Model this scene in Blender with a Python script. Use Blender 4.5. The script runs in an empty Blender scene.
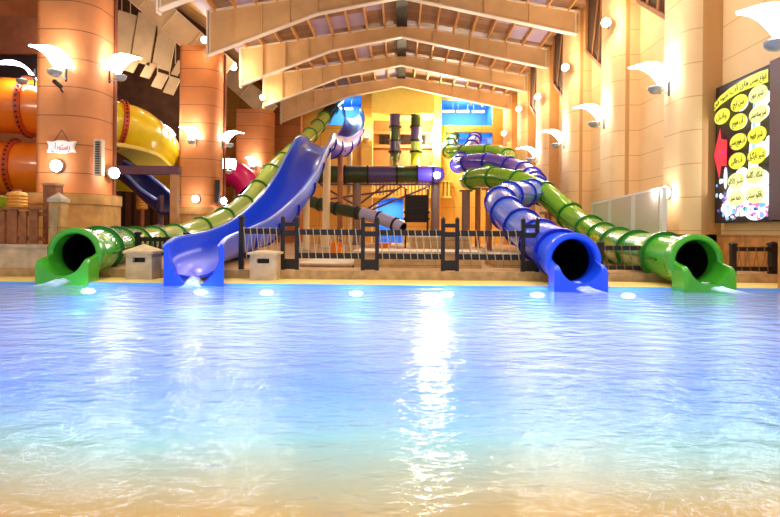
import bpy, math, random
from mathutils import Vector, Matrix
random.seed(7)
V = Vector
PI = math.pi
sc = bpy.context.scene
COL = sc.collection

# ------------------------------------------------------------------ camera
F = 560.0; VX = 400.0; VY = 232.0; CAMZ = 1.15; ROLL = math.radians(0.5)
cam_d = bpy.data.cameras.new('camera')
cam = bpy.data.objects.new('camera', cam_d); COL.objects.link(cam)
cam_d.sensor_width = 36; cam_d.lens = F / 780 * 36
# roll about the view axis moves the shifted centre a little: undo it in the shift
cx, cy = 390 - VX, 258.5 - VY
cxu = cx + math.tan(ROLL) * cy; cyu = cy - math.tan(ROLL) * cx
cam_d.shift_x = cx / 780; cam_d.shift_y = -cy / 780
cam_d.clip_end = 300
cam.matrix_world = Matrix.Translation((0, 0, CAMZ)) @ Matrix.Rotation(math.radians(90), 4, 'X') @ Matrix.Rotation(ROLL, 4, 'Z')
sc.camera = cam

def P(px, py, Y):
    """point at depth Y that the photograph shows at (px, py)"""
    t = math.tan(ROLL); dx = px - VX; dy = py - VY
    xu = dx + t * dy; yu = dy - t * dx
    return V((xu * Y / F, Y, CAMZ - yu * Y / F))

# ------------------------------------------------------------------ materials
MATS = {}
def mat(name, col, rough=.5, metal=0., emit=None, es=0., spec=.5, var=0., vscale=3., bump=0., bscale=20., coat=0.):
    if name in MATS: return MATS[name]
    m = bpy.data.materials.new(name); m.use_nodes = True
    nt = m.node_tree; b = nt.nodes['Principled BSDF']
    b.inputs['Base Color'].default_value = (*col, 1)
    b.inputs['Roughness'].default_value = rough
    b.inputs['Metallic'].default_value = metal
    b.inputs['Specular IOR Level'].default_value = spec
    b.inputs['Coat Weight'].default_value = coat
    if emit:
        b.inputs['Emission Color'].default_value = (*emit, 1); b.inputs['Emission Strength'].default_value = es
    if var or bump:
        tc = nt.nodes.new('ShaderNodeNewGeometry')
    if var:
        n = nt.nodes.new('ShaderNodeTexNoise'); n.inputs['Scale'].default_value = vscale; n.inputs['Detail'].default_value = 5
        nt.links.new(tc.outputs['Position'], n.inputs['Vector'])
        r = nt.nodes.new('ShaderNodeValToRGB')
        r.color_ramp.elements[0].position = .3; r.color_ramp.elements[1].position = .7
        r.color_ramp.elements[0].color = (*[c * (1 - var) for c in col], 1)
        r.color_ramp.elements[1].color = (*[min(1, c * (1 + var * .6)) for c in col], 1)
        nt.links.new(n.outputs['Fac'], r.inputs['Fac']); nt.links.new(r.outputs['Color'], b.inputs['Base Color'])
    if bump:
        n2 = nt.nodes.new('ShaderNodeTexNoise'); n2.inputs['Scale'].default_value = bscale
        nt.links.new(tc.outputs['Position'], n2.inputs['Vector'])
        bp = nt.nodes.new('ShaderNodeBump'); bp.inputs['Strength'].default_value = bump; bp.inputs['Distance'].default_value = .02
        nt.links.new(n2.outputs['Fac'], bp.inputs['Height']); nt.links.new(bp.outputs['Normal'], b.inputs['Normal'])
    MATS[name] = m; return m

def panel_mat(name, col, joint, hv, hu=None, uax='Y', w=.02, rough=.6, var=.12, vscale=.8, v0=0., u0=0., col2=None):
    """plain panels with thin joints: every hv up the wall, every hu along axis uax"""
    m = mat(name, col, rough, var=var, vscale=vscale)
    nt = m.node_tree; N = nt.nodes.new; L = nt.links.new
    b = nt.nodes['Principled BSDF']
    src = b.inputs['Base Color'].links[0].from_socket
    g = N('ShaderNodeNewGeometry'); s = N('ShaderNodeSeparateXYZ'); L(g.outputs['Position'], s.inputs[0])
    def line(axis, h, off):
        a = N('ShaderNodeMath'); a.operation = 'ADD'; L(s.outputs[axis], a.inputs[0]); a.inputs[1].default_value = off + 100 * h
        d = N('ShaderNodeMath'); d.operation = 'DIVIDE'; L(a.outputs[0], d.inputs[0]); d.inputs[1].default_value = h
        f = N('ShaderNodeMath'); f.operation = 'FRACT'; L(d.outputs[0], f.inputs[0])
        c = N('ShaderNodeMath'); c.operation = 'LESS_THAN'; L(f.outputs[0], c.inputs[0]); c.inputs[1].default_value = w / h
        return c.outputs[0], d.outputs[0]
    fac, cellv = line('Z', hv, v0)
    if hu:
        f2, cellu = line(uax, hu, u0)
        mx = N('ShaderNodeMath'); mx.operation = 'MAXIMUM'; L(fac, mx.inputs[0]); L(f2, mx.inputs[1]); fac = mx.outputs[0]
    if col2:
        fl = N('ShaderNodeMath'); fl.operation = 'FLOOR'; L(cellv, fl.inputs[0])
        cb = N('ShaderNodeCombineXYZ'); L(fl.outputs[0], cb.inputs[0])
        if hu:
            fu = N('ShaderNodeMath'); fu.operation = 'FLOOR'; L(cellu, fu.inputs[0]); L(fu.outputs[0], cb.inputs[1])
        wn = N('ShaderNodeTexWhiteNoise'); L(cb.outputs[0], wn.inputs['Vector'])
        mc = N('ShaderNodeMix'); mc.data_type = 'RGBA'; L(wn.outputs['Value'], mc.inputs['Factor'])
        L(src, mc.inputs['A']); mc.inputs['B'].default_value = (*col2, 1); src = mc.outputs['Result']
    mj = N('ShaderNodeMix'); mj.data_type = 'RGBA'; L(fac, mj.inputs['Factor']); L(src, mj.inputs['A'])
    mj.inputs['B'].default_value = (*joint, 1); L(mj.outputs['Result'], b.inputs['Base Color'])
    return m

def S(r, g, b):
    f = lambda c: (c / 255 / 12.92) if c / 255 <= .04045 else ((c / 255 + .055) / 1.055) ** 2.4
    return (f(r), f(g), f(b))

WALLR = panel_mat('pale_orange_wall_panels', S(246, 210, 152), S(206, 156, 92), .95, 2.7, 'Y', w=.022, var=.07, vscale=.5, u0=-15.7, v0=-.3, rough=.55)
COLM = panel_mat('terracotta_column_panels', S(206, 128, 70), S(120, 66, 36), .95, None, w=.03, var=.18, vscale=.7, v0=-.15)
PLINTH = panel_mat('sandstone_plinth', S(206, 152, 84), S(140, 92, 46), 1.15, None, w=.02, var=.25, vscale=3, v0=-.02)
WALLB = panel_mat('yellow_back_wall', S(246, 196, 92), S(205, 140, 60), 1.6, 2.2, 'X', w=.03, var=.1, vscale=.5)
YEL = mat('bright_yellow_plaster', S(255, 230, 116), .6, var=.05)
CREAM = mat('cream_steel', S(236, 212, 170), .5, var=.1, vscale=1.5)
FLANGE = mat('pale_flange_steel', S(240, 222, 200), .45)
BEAMW = mat('tan_beam_web', S(222, 184, 130), .55, var=.12, vscale=1)
PURL = mat('ochre_purlin', S(214, 158, 90), .55)
STONE = mat('warm_stone', S(196, 160, 112), .8, var=.3, vscale=5, bump=.3, bscale=30)
STONEP = mat('pale_stone_slabs', S(214, 190, 158), .75, var=.25, vscale=4, bump=.2)
VENEER = panel_mat('brown_stone_veneer', S(196, 132, 64), S(120, 76, 36), 1.1, 1.8, 'Y', w=.02, var=.35, vscale=4)
COPING = mat('yellow_coping', S(252, 214, 116), .55, var=.1, vscale=3)
DECK = mat('deck_paving', S(196, 150, 100), .7, var=.2, vscale=2)
DARKW = mat('dark_stained_timber', S(30, 18, 16), .55, var=.2, vscale=10)
BROWNW = mat('brown_picket_timber', S(164, 98, 54), .65, var=.35, vscale=7)
ROPE = mat('tan_rope', S(206, 182, 140), .85)
GREEN = mat('green_fibreglass', S(74, 176, 44), .22, coat=.5, var=.06, vscale=.6)
GREENM = mat('leaf_green_fibreglass', S(122, 180, 44), .2, coat=.5, var=.1, vscale=.5)
GREENL = mat('lime_fibreglass', S(178, 206, 84), .2, coat=.5, var=.12, vscale=.5)
GREEND = mat('dark_green_ring', S(28, 122, 30), .3)
GREENX = mat('deep_green_fibreglass', S(46, 66, 30), .3, coat=.4)
BLUE = mat('royal_blue_fibreglass', S(26, 84, 240), .35, coat=.12, var=.06, vscale=.6)
BLUEL = mat('light_blue_fibreglass', S(84, 128, 238), .2, coat=.6)
BLUED = mat('deep_blue_ring', S(16, 40, 190), .3)
BLUERIM = mat('pale_blue_rim', S(110, 146, 246), .3)
TUBE_SHADE = mat('tube_inside_shade', S(14, 18, 14), .5)  # near-black puts the shade inside the tubes into their inner faces
VIOLET = mat('violet_fibreglass', S(104, 84, 214), .22, coat=.5)
VIOLETL = mat('lavender_fibreglass', S(112, 96, 226), .3, coat=.2)
VIOLETD = mat('dark_violet_ring', S(56, 40, 150), .3)
PURPLE = mat('dusky_purple_fibreglass', S(78, 66, 118), .3, coat=.4)
BLACKG = mat('black_steel', S(22, 18, 18), .5)
ORANGE = mat('orange_fibreglass', S(246, 132, 26), .25, coat=.5, var=.05)
ORANGED = mat('burnt_orange_flange', S(206, 78, 22), .4)
YELF = mat('yellow_fibreglass', S(250, 218, 30), .25, coat=.4, var=.06)
PINKW = mat('pink_window', S(232, 178, 150), .3)
NAVY = mat('navy_fibreglass', S(20, 34, 110), .3, coat=.3)
MAG = mat('magenta_fibreglass', S(214, 24, 110), .3, coat=.4)
LIMEF = mat('yellow_green_fibreglass', S(196, 206, 30), .3)
MAUVE = mat('mauve_paint', S(116, 78, 92), .55, var=.15)
TANP = mat('tan_post_paint', S(204, 150, 96), .55, var=.15)
BRNP = mat('brown_pole_paint', S(160, 96, 52), .5, var=.15)
GRYP = mat('grey_pole_paint', S(140, 110, 96), .5)
CRMP = mat('cream_pole_paint', S(240, 212, 160), .5)
WHITE = mat('white_paint', S(236, 232, 226), .5)
SAILM = mat('white_lamp_sail', S(245, 245, 250), .6, emit=(.92, .94, 1), es=14)  # emission stands in for the bowl's light caught on the sail
GREYM = mat('grey_lamp_metal', S(176, 178, 176), .4, .3)
DKM = mat('dark_lamp_metal', S(60, 50, 48), .5, .3)
BULBW = mat('white_bulb', (1, 1, 1), .4, emit=(.9, .93, 1), es=40)
BULBY = mat('warm_bulb', (1, 1, 1), .4, emit=(1, .86, .6), es=22)
BULBC = mat('cyan_pool_lamp', (1, 1, 1), .4, emit=(.55, .9, 1), es=9)
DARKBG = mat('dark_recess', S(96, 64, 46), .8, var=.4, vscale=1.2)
BRNWALL = mat('red_brown_wall', S(150, 88, 54), .7, var=.2, vscale=1)
SLATW = panel_mat('dark_slatted_boards', S(96, 60, 40), S(30, 20, 18), 30, .55, 'X', w=.2, var=.3, vscale=2)
BLUEW = mat('blue_room_wall', S(84, 156, 216), .6)
TUBEL = mat('blue_white_tube', (1, 1, 1), .4, emit=(.55, .85, 1), es=8)
GRILLE = panel_mat('brown_grille', S(112, 78, 50), S(60, 38, 24), .12, .12, 'Y', w=.05, var=.1)
OCHRE = mat('ochre_frame', S(196, 132, 74), .5)
PANW = mat('white_partition', S(232, 226, 216), .5)
PANG = mat('grey_panel', S(208, 190, 168), .35)

# ------------------------------------------------------------------ mesh builder
class MB:
    def __init__(s): s.v = []; s.f = []; s.m = []
    def add(s, vs, fs, mi=0):
        n = len(s.v); s.v += [V(p) for p in vs]; s.f += [tuple(i + n for i in f) for f in fs]; s.m += [mi] * len(fs); return s
    def box(s, x0, x1, y0, y1, z0, z1, mi=0):
        vs = [(x, y, z) for z in (z0, z1) for x, y in ((x0, y0), (x1, y0), (x1, y1), (x0, y1))]
        return s.add(vs, [(3, 2, 1, 0), (4, 5, 6, 7), (0, 1, 5, 4), (1, 2, 6, 5), (2, 3, 7, 6), (3, 0, 4, 7)], mi)
    def bar(s, p, q, w, h=None, up=(0, 0, 1), mi=0):
        p, q = V(p), V(q); h = h or w; t = (q - p).normalized(); u = V(up)
        if abs(t.dot(u)) > .98: u = V((1, 0, 0))
        a = t.cross(u).normalized() * w / 2; b = a.cross(t).normalized() * h / 2
        vs = [c + i * a + j * b for c in (p, q) for i, j in ((-1, -1), (1, -1), (1, 1), (-1, 1))]
        return s.add(vs, [(3, 2, 1, 0), (4, 5, 6, 7), (0, 1, 5, 4), (1, 2, 6, 5), (2, 3, 7, 6), (3, 0, 4, 7)], mi)
    def sweep(s, pts, prof, frames, caps=True, mi=0, closed=True):
        """prof: list of (a, b) or one list per point; frames: (side, up) per point"""
        n = len(pts); k = len(prof[0]) if isinstance(prof[0], list) else len(prof)
        vs = []
        for i, p in enumerate(pts):
            pr = prof[i] if isinstance(prof[0], list) else prof
            a, b = frames[i]
            vs += [p + a * u + b * w for u, w in pr]
        fs = []
        kk = k if closed else k - 1
        for i in range(n - 1):
            for j in range(kk):
                j2 = (j + 1) % k
                fs.append((i * k + j, i * k + j2, (i + 1) * k + j2, (i + 1) * k + j))
        if caps and closed:
            fs.append(tuple(range(k - 1, -1, -1))); fs.append(tuple((n - 1) * k + j for j in range(k)))
        return s.add(vs, fs, mi)
    def tube(s, p, q, r, r2=None, n=14, mi=0):
        p, q = V(p), V(q); r2 = r if r2 is None else r2
        t = (q - p).normalized(); u = V((0, 0, 1)) if abs(t.z) < .95 else V((1, 0, 0))
        a = t.cross(u).normalized(); b = a.cross(t)
        c = [(math.cos(2 * PI * i / n), math.sin(2 * PI * i / n)) for i in range(n)]
        return s.sweep([p, q], [[(x * r, y * r) for x, y in c], [(x * r2, y * r2) for x, y in c]], [(a, b)] * 2, mi=mi)
    def lathe(s, c, prof, n=20, axis=None, mi=0):
        """prof: (radius, height) along axis from c"""
        ax = V(axis or (0, 0, 1)).normalized(); u = V((0, 0, 1)) if abs(ax.z) < .95 else V((1, 0, 0))
        a = ax.cross(u).normalized(); b = ax.cross(a)
        vs = []; c = V(c)
        for r, h in prof:
            vs += [c + ax * h + (a * math.cos(2 * PI * i / n) + b * math.sin(2 * PI * i / n)) * max(r, .0005) for i in range(n)]
        fs = [(i * n + j, i * n + (j + 1) % n, (i + 1) * n + (j + 1) % n, (i + 1) * n + j) for i in range(len(prof) - 1) for j in range(n)]
        fs += [tuple(range(n)), tuple((len(prof) - 1) * n + j for j in range(n))]
        return s.add(vs, fs, mi)
    def prism(s, poly, ext, mi=0):
        """poly: 3D points in one plane, ext: extrusion vector"""
        n = len(poly); e = V(ext); vs = [V(p) for p in poly] + [V(p) + e for p in poly]
        return s.add(vs, [tuple(range(n)), tuple(range(2 * n - 1, n - 1, -1))] + [(i, (i + 1) % n, n + (i + 1) % n, n + i) for i in range(n)], mi)
    def build(s, name, mats, parent=None, smooth=False, origin=None):
        if not isinstance(mats, (list, tuple)): mats = [mats]
        me = bpy.data.meshes.new(name)
        if origin is None:
            if parent is not None: origin = V((0, 0, 0))
            else:
                xs, ys, zs = zip(*s.v); origin = V(((min(xs) + max(xs)) / 2, (min(ys) + max(ys)) / 2, min(zs)))
        off = V(origin)
        if parent is not None:
            q = parent
            while q is not None: off = off + q.location; q = q.parent
        me.from_pydata([tuple(p - off) for p in s.v], [], s.f)
        for m in mats: me.materials.append(m)
        me.polygons.foreach_set('material_index', s.m)
        me.update()
        import bmesh
        bm = bmesh.new(); bm.from_mesh(me); bmesh.ops.recalc_face_normals(bm, faces=bm.faces); bm.to_mesh(me); bm.free()
        o = bpy.data.objects.new(name, me); COL.objects.link(o)
        o.location = origin
        if parent is not None: o.parent = parent
        if smooth:
            me.polygons.foreach_set('use_smooth', [True] * len(me.polygons))
            try: me.set_sharp_from_angle(angle=math.radians(40))
            except Exception: pass
        return o

def tag(o, label=None, cat=None, group=None, kind=None):
    if label: o['label'] = label
    if cat: o['category'] = cat
    if group: o['group'] = group
    if kind: o['kind'] = kind
    return o
def thing(name, label, cat, loc, group=None):
    o = bpy.data.objects.new(name, None); COL.objects.link(o); o.location = V(loc); o.empty_display_size = .2
    return tag(o, label, cat, group)
def dup(root, loc, label=None, group=None, rz=0.):
    r = root.copy(); COL.objects.link(r); r.location = V(loc); r.rotation_euler = (0, 0, rz)
    if label: r['label'] = label
    if group: r['group'] = group
    for ch in list(root.children):
        c = ch.copy(); COL.objects.link(c); c.parent = r
        for g in list(ch.children):
            d = g.copy(); COL.objects.link(d); d.parent = c
    return r
def structure(o, label=None): return tag(o, label, kind='structure')
def light(kind, loc, energy, col, r=.15, **kw):
    d = bpy.data.lights.new('lamp_or_fill_light', kind); d.energy = energy; d.color = col
    if kind in ('POINT', 'SPOT'): d.shadow_soft_size = r
    for k, v in kw.items(): setattr(d, k, v)
    o = bpy.data.objects.new('lamp_or_fill_light', d); COL.objects.link(o); o.location = V(loc); return o
def aim(o, d): o.rotation_euler = V(d).to_track_quat('-Z', 'Y').to_euler()

def spline(ctrl, step=.25):
    c = [V(p) for p in ctrl]; c = [2 * c[0] - c[1]] + c + [2 * c[-1] - c[-2]]
    out = []
    for i in range(1, len(c) - 2):
        p0, p1, p2, p3 = c[i - 1:i + 3]; n = max(2, int((p2 - p1).length / step))
        # centripetal Catmull-Rom keeps the tight turns round
        t0 = 0; t1 = t0 + max(1e-4, (p1 - p0).length) ** .5; t2 = t1 + max(1e-4, (p2 - p1).length) ** .5; t3 = t2 + max(1e-4, (p3 - p2).length) ** .5
        for j in range(n):
            t = t1 + (t2 - t1) * j / n
            A1 = p0 * ((t1 - t) / (t1 - t0)) + p1 * ((t - t0) / (t1 - t0)); A2 = p1 * ((t2 - t) / (t2 - t1)) + p2 * ((t - t1) / (t2 - t1)); A3 = p2 * ((t3 - t) / (t3 - t2)) + p3 * ((t - t2) / (t3 - t2))
            B1 = A1 * ((t2 - t) / (t2 - t0)) + A2 * ((t - t0) / (t2 - t0)); B2 = A2 * ((t3 - t) / (t3 - t1)) + A3 * ((t - t1) / (t3 - t1))
            out.append(B1 * ((t2 - t) / (t2 - t1)) + B2 * ((t - t1) / (t2 - t1)))
    out.append(c[-2]); return out
def frames_of(pts, banks=None):
    fr = []; tg = []
    for i in range(len(pts)):
        t = (pts[min(i + 1, len(pts) - 1)] - pts[max(i - 1, 0)]).normalized(); tg.append(t)
        a = t.cross(V((0, 0, 1)))
        if a.length < .05: a = fr[-1][0] if fr else V((1, 0, 0))
        a = a.normalized(); b = a.cross(t).normalized()
        if banks:
            k = banks[i]; a, b = a * math.cos(k) + b * math.sin(k), b * math.cos(k) - a * math.sin(k)
        fr.append((a, b))
    return fr, tg
def circ(r, n=28): return [(r * math.cos(2 * PI * i / n), r * math.sin(2 * PI * i / n)) for i in range(n)]
def arclen(pts):
    s = [0.]
    for i in range(1, len(pts)): s.append(s[-1] + (pts[i] - pts[i - 1]).length)
    return s

def hollow(mb, pts, fr, r, th=.05, n=28, mi=0, mi_in=1):
    k = n; c = circ(r, n); ci = circ(r - th, n); m = len(pts)
    vs = [p + a * u + b * w for p, (a, b) in zip(pts, fr) for u, w in c] + [p + a * u + b * w for p, (a, b) in zip(pts, fr) for u, w in ci]
    o2 = m * k; fs = []
    fi = []
    for i in range(m - 1):
        for j in range(k):
            j2 = (j + 1) % k
            fs.append((i * k + j, i * k + j2, (i + 1) * k + j2, (i + 1) * k + j)); fi.append((o2 + i * k + j2, o2 + i * k + j, o2 + (i + 1) * k + j, o2 + (i + 1) * k + j2))
    for i in (0, m - 1):
        for j in range(k):
            j2 = (j + 1) % k; fs.append((i * k + j, i * k + j2, o2 + i * k + j2, o2 + i * k + j))
    n0 = len(mb.v); mb.add(vs, fs, mi); mb.f += [tuple(q + n0 for q in f) for f in fi]; mb.m += [mi_in] * len(fi)

def rings(root, pts, fr, tg, r, s_list, m, width=.1, lip=.075, name='flange_ring'):
    s = arclen(pts); made = []
    for x in s_list:
        i = min(range(len(s)), key=lambda q: abs(s[q] - x))
        p, (a, b), t = pts[i], fr[i], tg[i]
        mb = MB(); n = 28; prof = [(r - .02, -width / 2), (r + lip, -width / 2), (r + lip, width / 2), (r - .02, width / 2)]
        vs = [p + t * h + (a * math.cos(2 * PI * j / n) + b * math.sin(2 * PI * j / n)) * q for q, h in prof for j in range(n)]
        fs = [(k * n + j, k * n + (j + 1) % n, ((k + 1) % 4) * n + (j + 1) % n, ((k + 1) % 4) * n + j) for k in range(4) for j in range(n)]
        mb.add(vs, fs); made.append(mb.build(name, m, root, True))
    return made
def seams(root, pts, fr, r, m, i0=2, i1=None):
    for sgn in (-1, 1):
        mb = MB(); pr = [(sgn * (r - .03), -.025), (sgn * (r + .045), -.025), (sgn * (r + .045), .025), (sgn * (r - .03), .025)]
        mb.sweep(pts[i0:i1], pr, fr[i0:i1]); mb.build('seam_flange', m, root)

def resample(pts, step):
    s = arclen(pts); out = []; x = 0; i = 0
    n = max(2, int(s[-1] / step))
    for k in range(n + 1):
        x = s[-1] * k / n
        while i < len(s) - 2 and s[i + 1] < x: i += 1
        f = (x - s[i]) / max(1e-6, s[i + 1] - s[i]); out.append(pts[i].lerp(pts[i + 1], min(1, max(0, f))))
    return out

def trough(root, M_, d, ri, ro, L, h0, h1, mat_, deep=.85, name='run_out_trough'):
    d = V(d).normalized(); side = d.cross(V((0, 0, 1))).normalized(); up = V((0, 0, 1))
    n = 14; pts = []; profs = []
    for k in range(n + 1):
        s = k / n; h = h0 + (h1 - h0) * (s ** .7)
        if s > .8: h -= .10 * ((s - .8) / .2) ** 2
        rr = ri; W = ro + .02 * s
        h = min(h, rr * .9)
        a0 = math.asin(max(-1, min(1, h / rr)))
        arc = [PI - a0 + (PI + 2 * a0) * j / 18 for j in range(19)]
        pr = [(-W, -deep), (-W, h - .03), (-W + .03, h)] + [(rr * math.cos(q), rr * math.sin(q)) for q in arc] + [(W - .03, h), (W, h - .03), (W, -deep)]
        pts.append(V(M_) + d * L * s); profs.append(pr)
    mb = MB(); k = len(profs[0]); vs = []
    for p, pr in zip(pts, profs): vs += [p + side * u + up * w for u, w in pr]
    fs = [(i * k + j, i * k + (j + 1) % k, (i + 1) * k + (j + 1) % k, (i + 1) * k + j) for i in range(n) for j in range(k)]
    # end faces as strips (the outline is concave): pair outer and inner sides
    for i in (0, n):
        b = i * k; half = k // 2
        bl = len(mb.v)
        for j in range(half): fs.append((b + j, b + j + 1, b + k - 2 - j, b + k - 1 - j)) if False else None
        inner = list(range(3, k - 3)); mid = len(inner) // 2
        fs.append((b + 0, b + 1, b + 2, b + 3))
        for j in range(3, 3 + mid): fs.append((b + 0, b + j, b + j + 1))
        fs.append((b + 0, b + 3 + mid, b + k - 1))
        for j in range(3 + mid, k - 4): fs.append((b + k - 1, b + j, b + j + 1))
        fs.append((b + k - 1, b + k - 4, b + k - 3, b + k - 2))
    mb.add(vs, fs); return mb.build(name, mat_, root, True)

# ================================================================== SETTING
DZ = .24                      # deck level above the water
EDGE = 11.6                  # far pool edge
# water-side floor: a beach that slides under the water, blue paint far out, sand close by
def pool_floor():
    mb = MB(); ys = [-3, 0, 1, 2, 3, 4.5, 6, 8, 10, EDGE + .1]; zs = [.12, -.02, -.06, -.1, -.15, -.22, -.3, -.38, -.46, -.5]
    vs = []; 
    for y, z in zip(ys, zs): vs += [(-16, y, z), (8.85, y, z)]
    for y, z in zip(ys, zs): vs += [(-16, y, z - .2), (8.85, y, z - .2)]
    k = len(ys); fs = [(2 * i, 2 * i + 1, 2 * i + 3, 2 * i + 2) for i in range(k - 1)] + [(2 * k + 2 * i, 2 * k + 2 * i + 2, 2 * k + 2 * i + 3, 2 * k + 2 * i + 1) for i in range(k - 1)]
    mb.add(vs, fs)
    m = mat('pool_floor_paint', S(84, 176, 240), .6, var=.05)
    nt = m.node_tree; N = nt.nodes.new; L = nt.links.new; b = nt.nodes['Principled BSDF']
    g = N('ShaderNodeNewGeometry'); s = N('ShaderNodeSeparateXYZ'); L(g.outputs['Position'], s.inputs[0])
    nz = N('ShaderNodeTexNoise'); nz.inputs['Scale'].default_value = .7; L(g.outputs['Position'], nz.inputs['Vector'])
    ad = N('ShaderNodeMath'); ad.operation = 'MULTIPLY_ADD'; L(nz.outputs['Fac'], ad.inputs[0]); ad.inputs[1].default_value = .9; L(s.outputs['Y'], ad.inputs[2])
    mr = N('ShaderNodeMapRange'); mr.inputs['From Min'].default_value = 2.9; mr.inputs['From Max'].default_value = 5.4; L(ad.outputs[0], mr.inputs['Value'])
    r = N('ShaderNodeValToRGB'); e = r.color_ramp.elements
    e[0].position = 0; e[0].color = (*S(232, 158, 40), 1); e[1].position = 1; e[1].color = (*S(74, 160, 245), 1)
    q = e.new(.45); q.color = (*S(180, 206, 176), 1)
    L(mr.outputs['Result'], r.inputs['Fac']); L(r.outputs['Color'], b.inputs['Base Color'])
    structure(mb.build('floor_pool', m, None))
pool_floor()
def water():
    nx, ny = 2, 2
    mb = MB(); mb.add([(-16, -2.9, 0), (8.85, -2.9, 0), (8.85, EDGE, 0), (-16, EDGE, 0)], [(0, 1, 2, 3)])
    m = bpy.data.materials.new('pool_water'); m.use_nodes = True; nt = m.node_tree; nt.nodes.clear(); N = nt.nodes.new; L = nt.links.new
    out = N('ShaderNodeOutputMaterial')
    g = N('ShaderNodeNewGeometry'); mp = N('ShaderNodeMapping'); mp.inputs['Scale'].default_value = (1.0, 1.6, 1); L(g.outputs['Position'], mp.inputs['Vector'])
    n1 = N('ShaderNodeTexNoise'); n1.inputs['Scale'].default_value = 2.6; n1.inputs['Detail'].default_value = 3; L(mp.outputs[0], n1.inputs['Vector'])
    n2 = N('ShaderNodeTexNoise'); n2.inputs['Scale'].default_value = 9; n2.inputs['Detail'].default_value = 4; L(mp.outputs[0], n2.inputs['Vector'])
    ad = N('ShaderNodeMath'); ad.operation = 'MULTIPLY_ADD'; L(n2.outputs['Fac'], ad.inputs[0]); ad.inputs[1].default_value = .35; L(n1.outputs['Fac'], ad.inputs[2])
    bp = N('ShaderNodeBump'); bp.inputs['Strength'].default_value = .365; bp.inputs['Distance'].default_value = .09; L(ad.outputs[0], bp.inputs['Height'])
    gl = N('ShaderNodeBsdfGlossy'); gl.inputs['Roughness'].default_value = .13; gl.inputs['Color'].default_value = (.86, .9, 1, 1); L(bp.outputs[0], gl.inputs['Normal'])
    tr = N('ShaderNodeBsdfTransparent'); tr.inputs['Color'].default_value = (.78, .93, 1, 1)
    df = N('ShaderNodeBsdfDiffuse'); df.inputs['Color'].default_value = (*S(168, 198, 250), 1)
    mx = N('ShaderNodeMixShader'); mx.inputs[0].default_value = .5; sx = N('ShaderNodeSeparateXYZ'); L(g.outputs['Position'], sx.inputs[0]); mk = N('ShaderNodeMapRange'); mk.inputs['From Min'].default_value = 2.3; mk.inputs['From Max'].default_value = 6.5; mk.inputs['To Min'].default_value = .06; mk.inputs['To Max'].default_value = .62; L(sx.outputs['Y'], mk.inputs['Value']); L(mk.outputs['Result'], mx.inputs[0])
    L(tr.outputs[0], mx.inputs[1]); L(df.outputs[0], mx.inputs[2])
    fr = N('ShaderNodeFresnel'); fr.inputs['IOR'].default_value = 1.33; L(bp.outputs[0], fr.inputs['Normal'])
    ml = N('ShaderNodeMath'); ml.operation = 'MULTIPLY'; ml.use_clamp = True; L(fr.outputs[0], ml.inputs[0]); ml.inputs[1].default_value = 1.
    m2 = N('ShaderNodeMixShader'); L(ml.outputs[0], m2.inputs[0]); L(mx.outputs[0], m2.inputs[1]); L(gl.outputs[0], m2.inputs[2]); L(m2.outputs[0], out.inputs[0])
    tag(mb.build('pool_water', m), 'rippled light blue pool water turning sandy in the shallows', 'water', kind='stuff')
water()

# deck, riser, coping
mb = MB(); mb.box(-22, 13, 13.05, 48, -.6, DZ); structure(mb.build('floor', DECK))
mb = MB(); mb.box(-22, 13, EDGE + .1, 13.05, -1.2, .045); structure(mb.build('trim_1', COPING))
mb = MB(); mb.box(-22, 13, 12.95, 13.06, .0, DZ + .005); structure(mb.build('trim_2', STONE))

# right wall: recessed bays and rounded pilasters, one outline extruded up
TOPZ = 13.6
def wall_right():
    out = []                                   # (x, y) from near to far
    x1, x0 = 9.0, 8.05
    y = 5.0 - .1
    k0 = 15.7 - 5.4 * 2
    for k in range(8):
        yp = k0 + 5.4 * k                       # camera-facing side of the pilaster
        out += [(x1, yp)]
        R = .55
        out += [(x0 + R - R * math.sin(a), yp + R - R * math.cos(a)) for a in [i * PI / 2 / 8 for i in range(9)]]
        out += [(x0, yp + 1.45), (x1, yp + 1.75)]
    out += [(x1, 48)]
    n = len(out)
    poly = out + [(9.6, 48), (9.6, out[0][1])]
    mb = MB(); vs = [(x, y, DZ - .3) for x, y in poly] + [(x, y, TOPZ) for x, y in poly]; m = len(poly)
    mb.add(vs, [(i, (i + 1) % m, m + (i + 1) % m, m + i) for i in range(m)])
    o = structure(mb.build('wall_right', WALLR, None, True))
    # brown stone base along the wall
    mb = MB(); pl = [(x - .12, y) for x, y in out]; poly = pl + [(9.5, 48), (9.5, out[0][1])]; m = len(poly)
    mb.add([(x, y, DZ - .3) for x, y in poly] + [(x, y, 1.16) for x, y in poly], [(i, (i + 1) % m, m + (i + 1) % m, m + i) for i in range(m)] + [tuple(range(m, 2 * m))])
    structure(mb.build('baseboard_right', VENEER))
wall_right()

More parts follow.
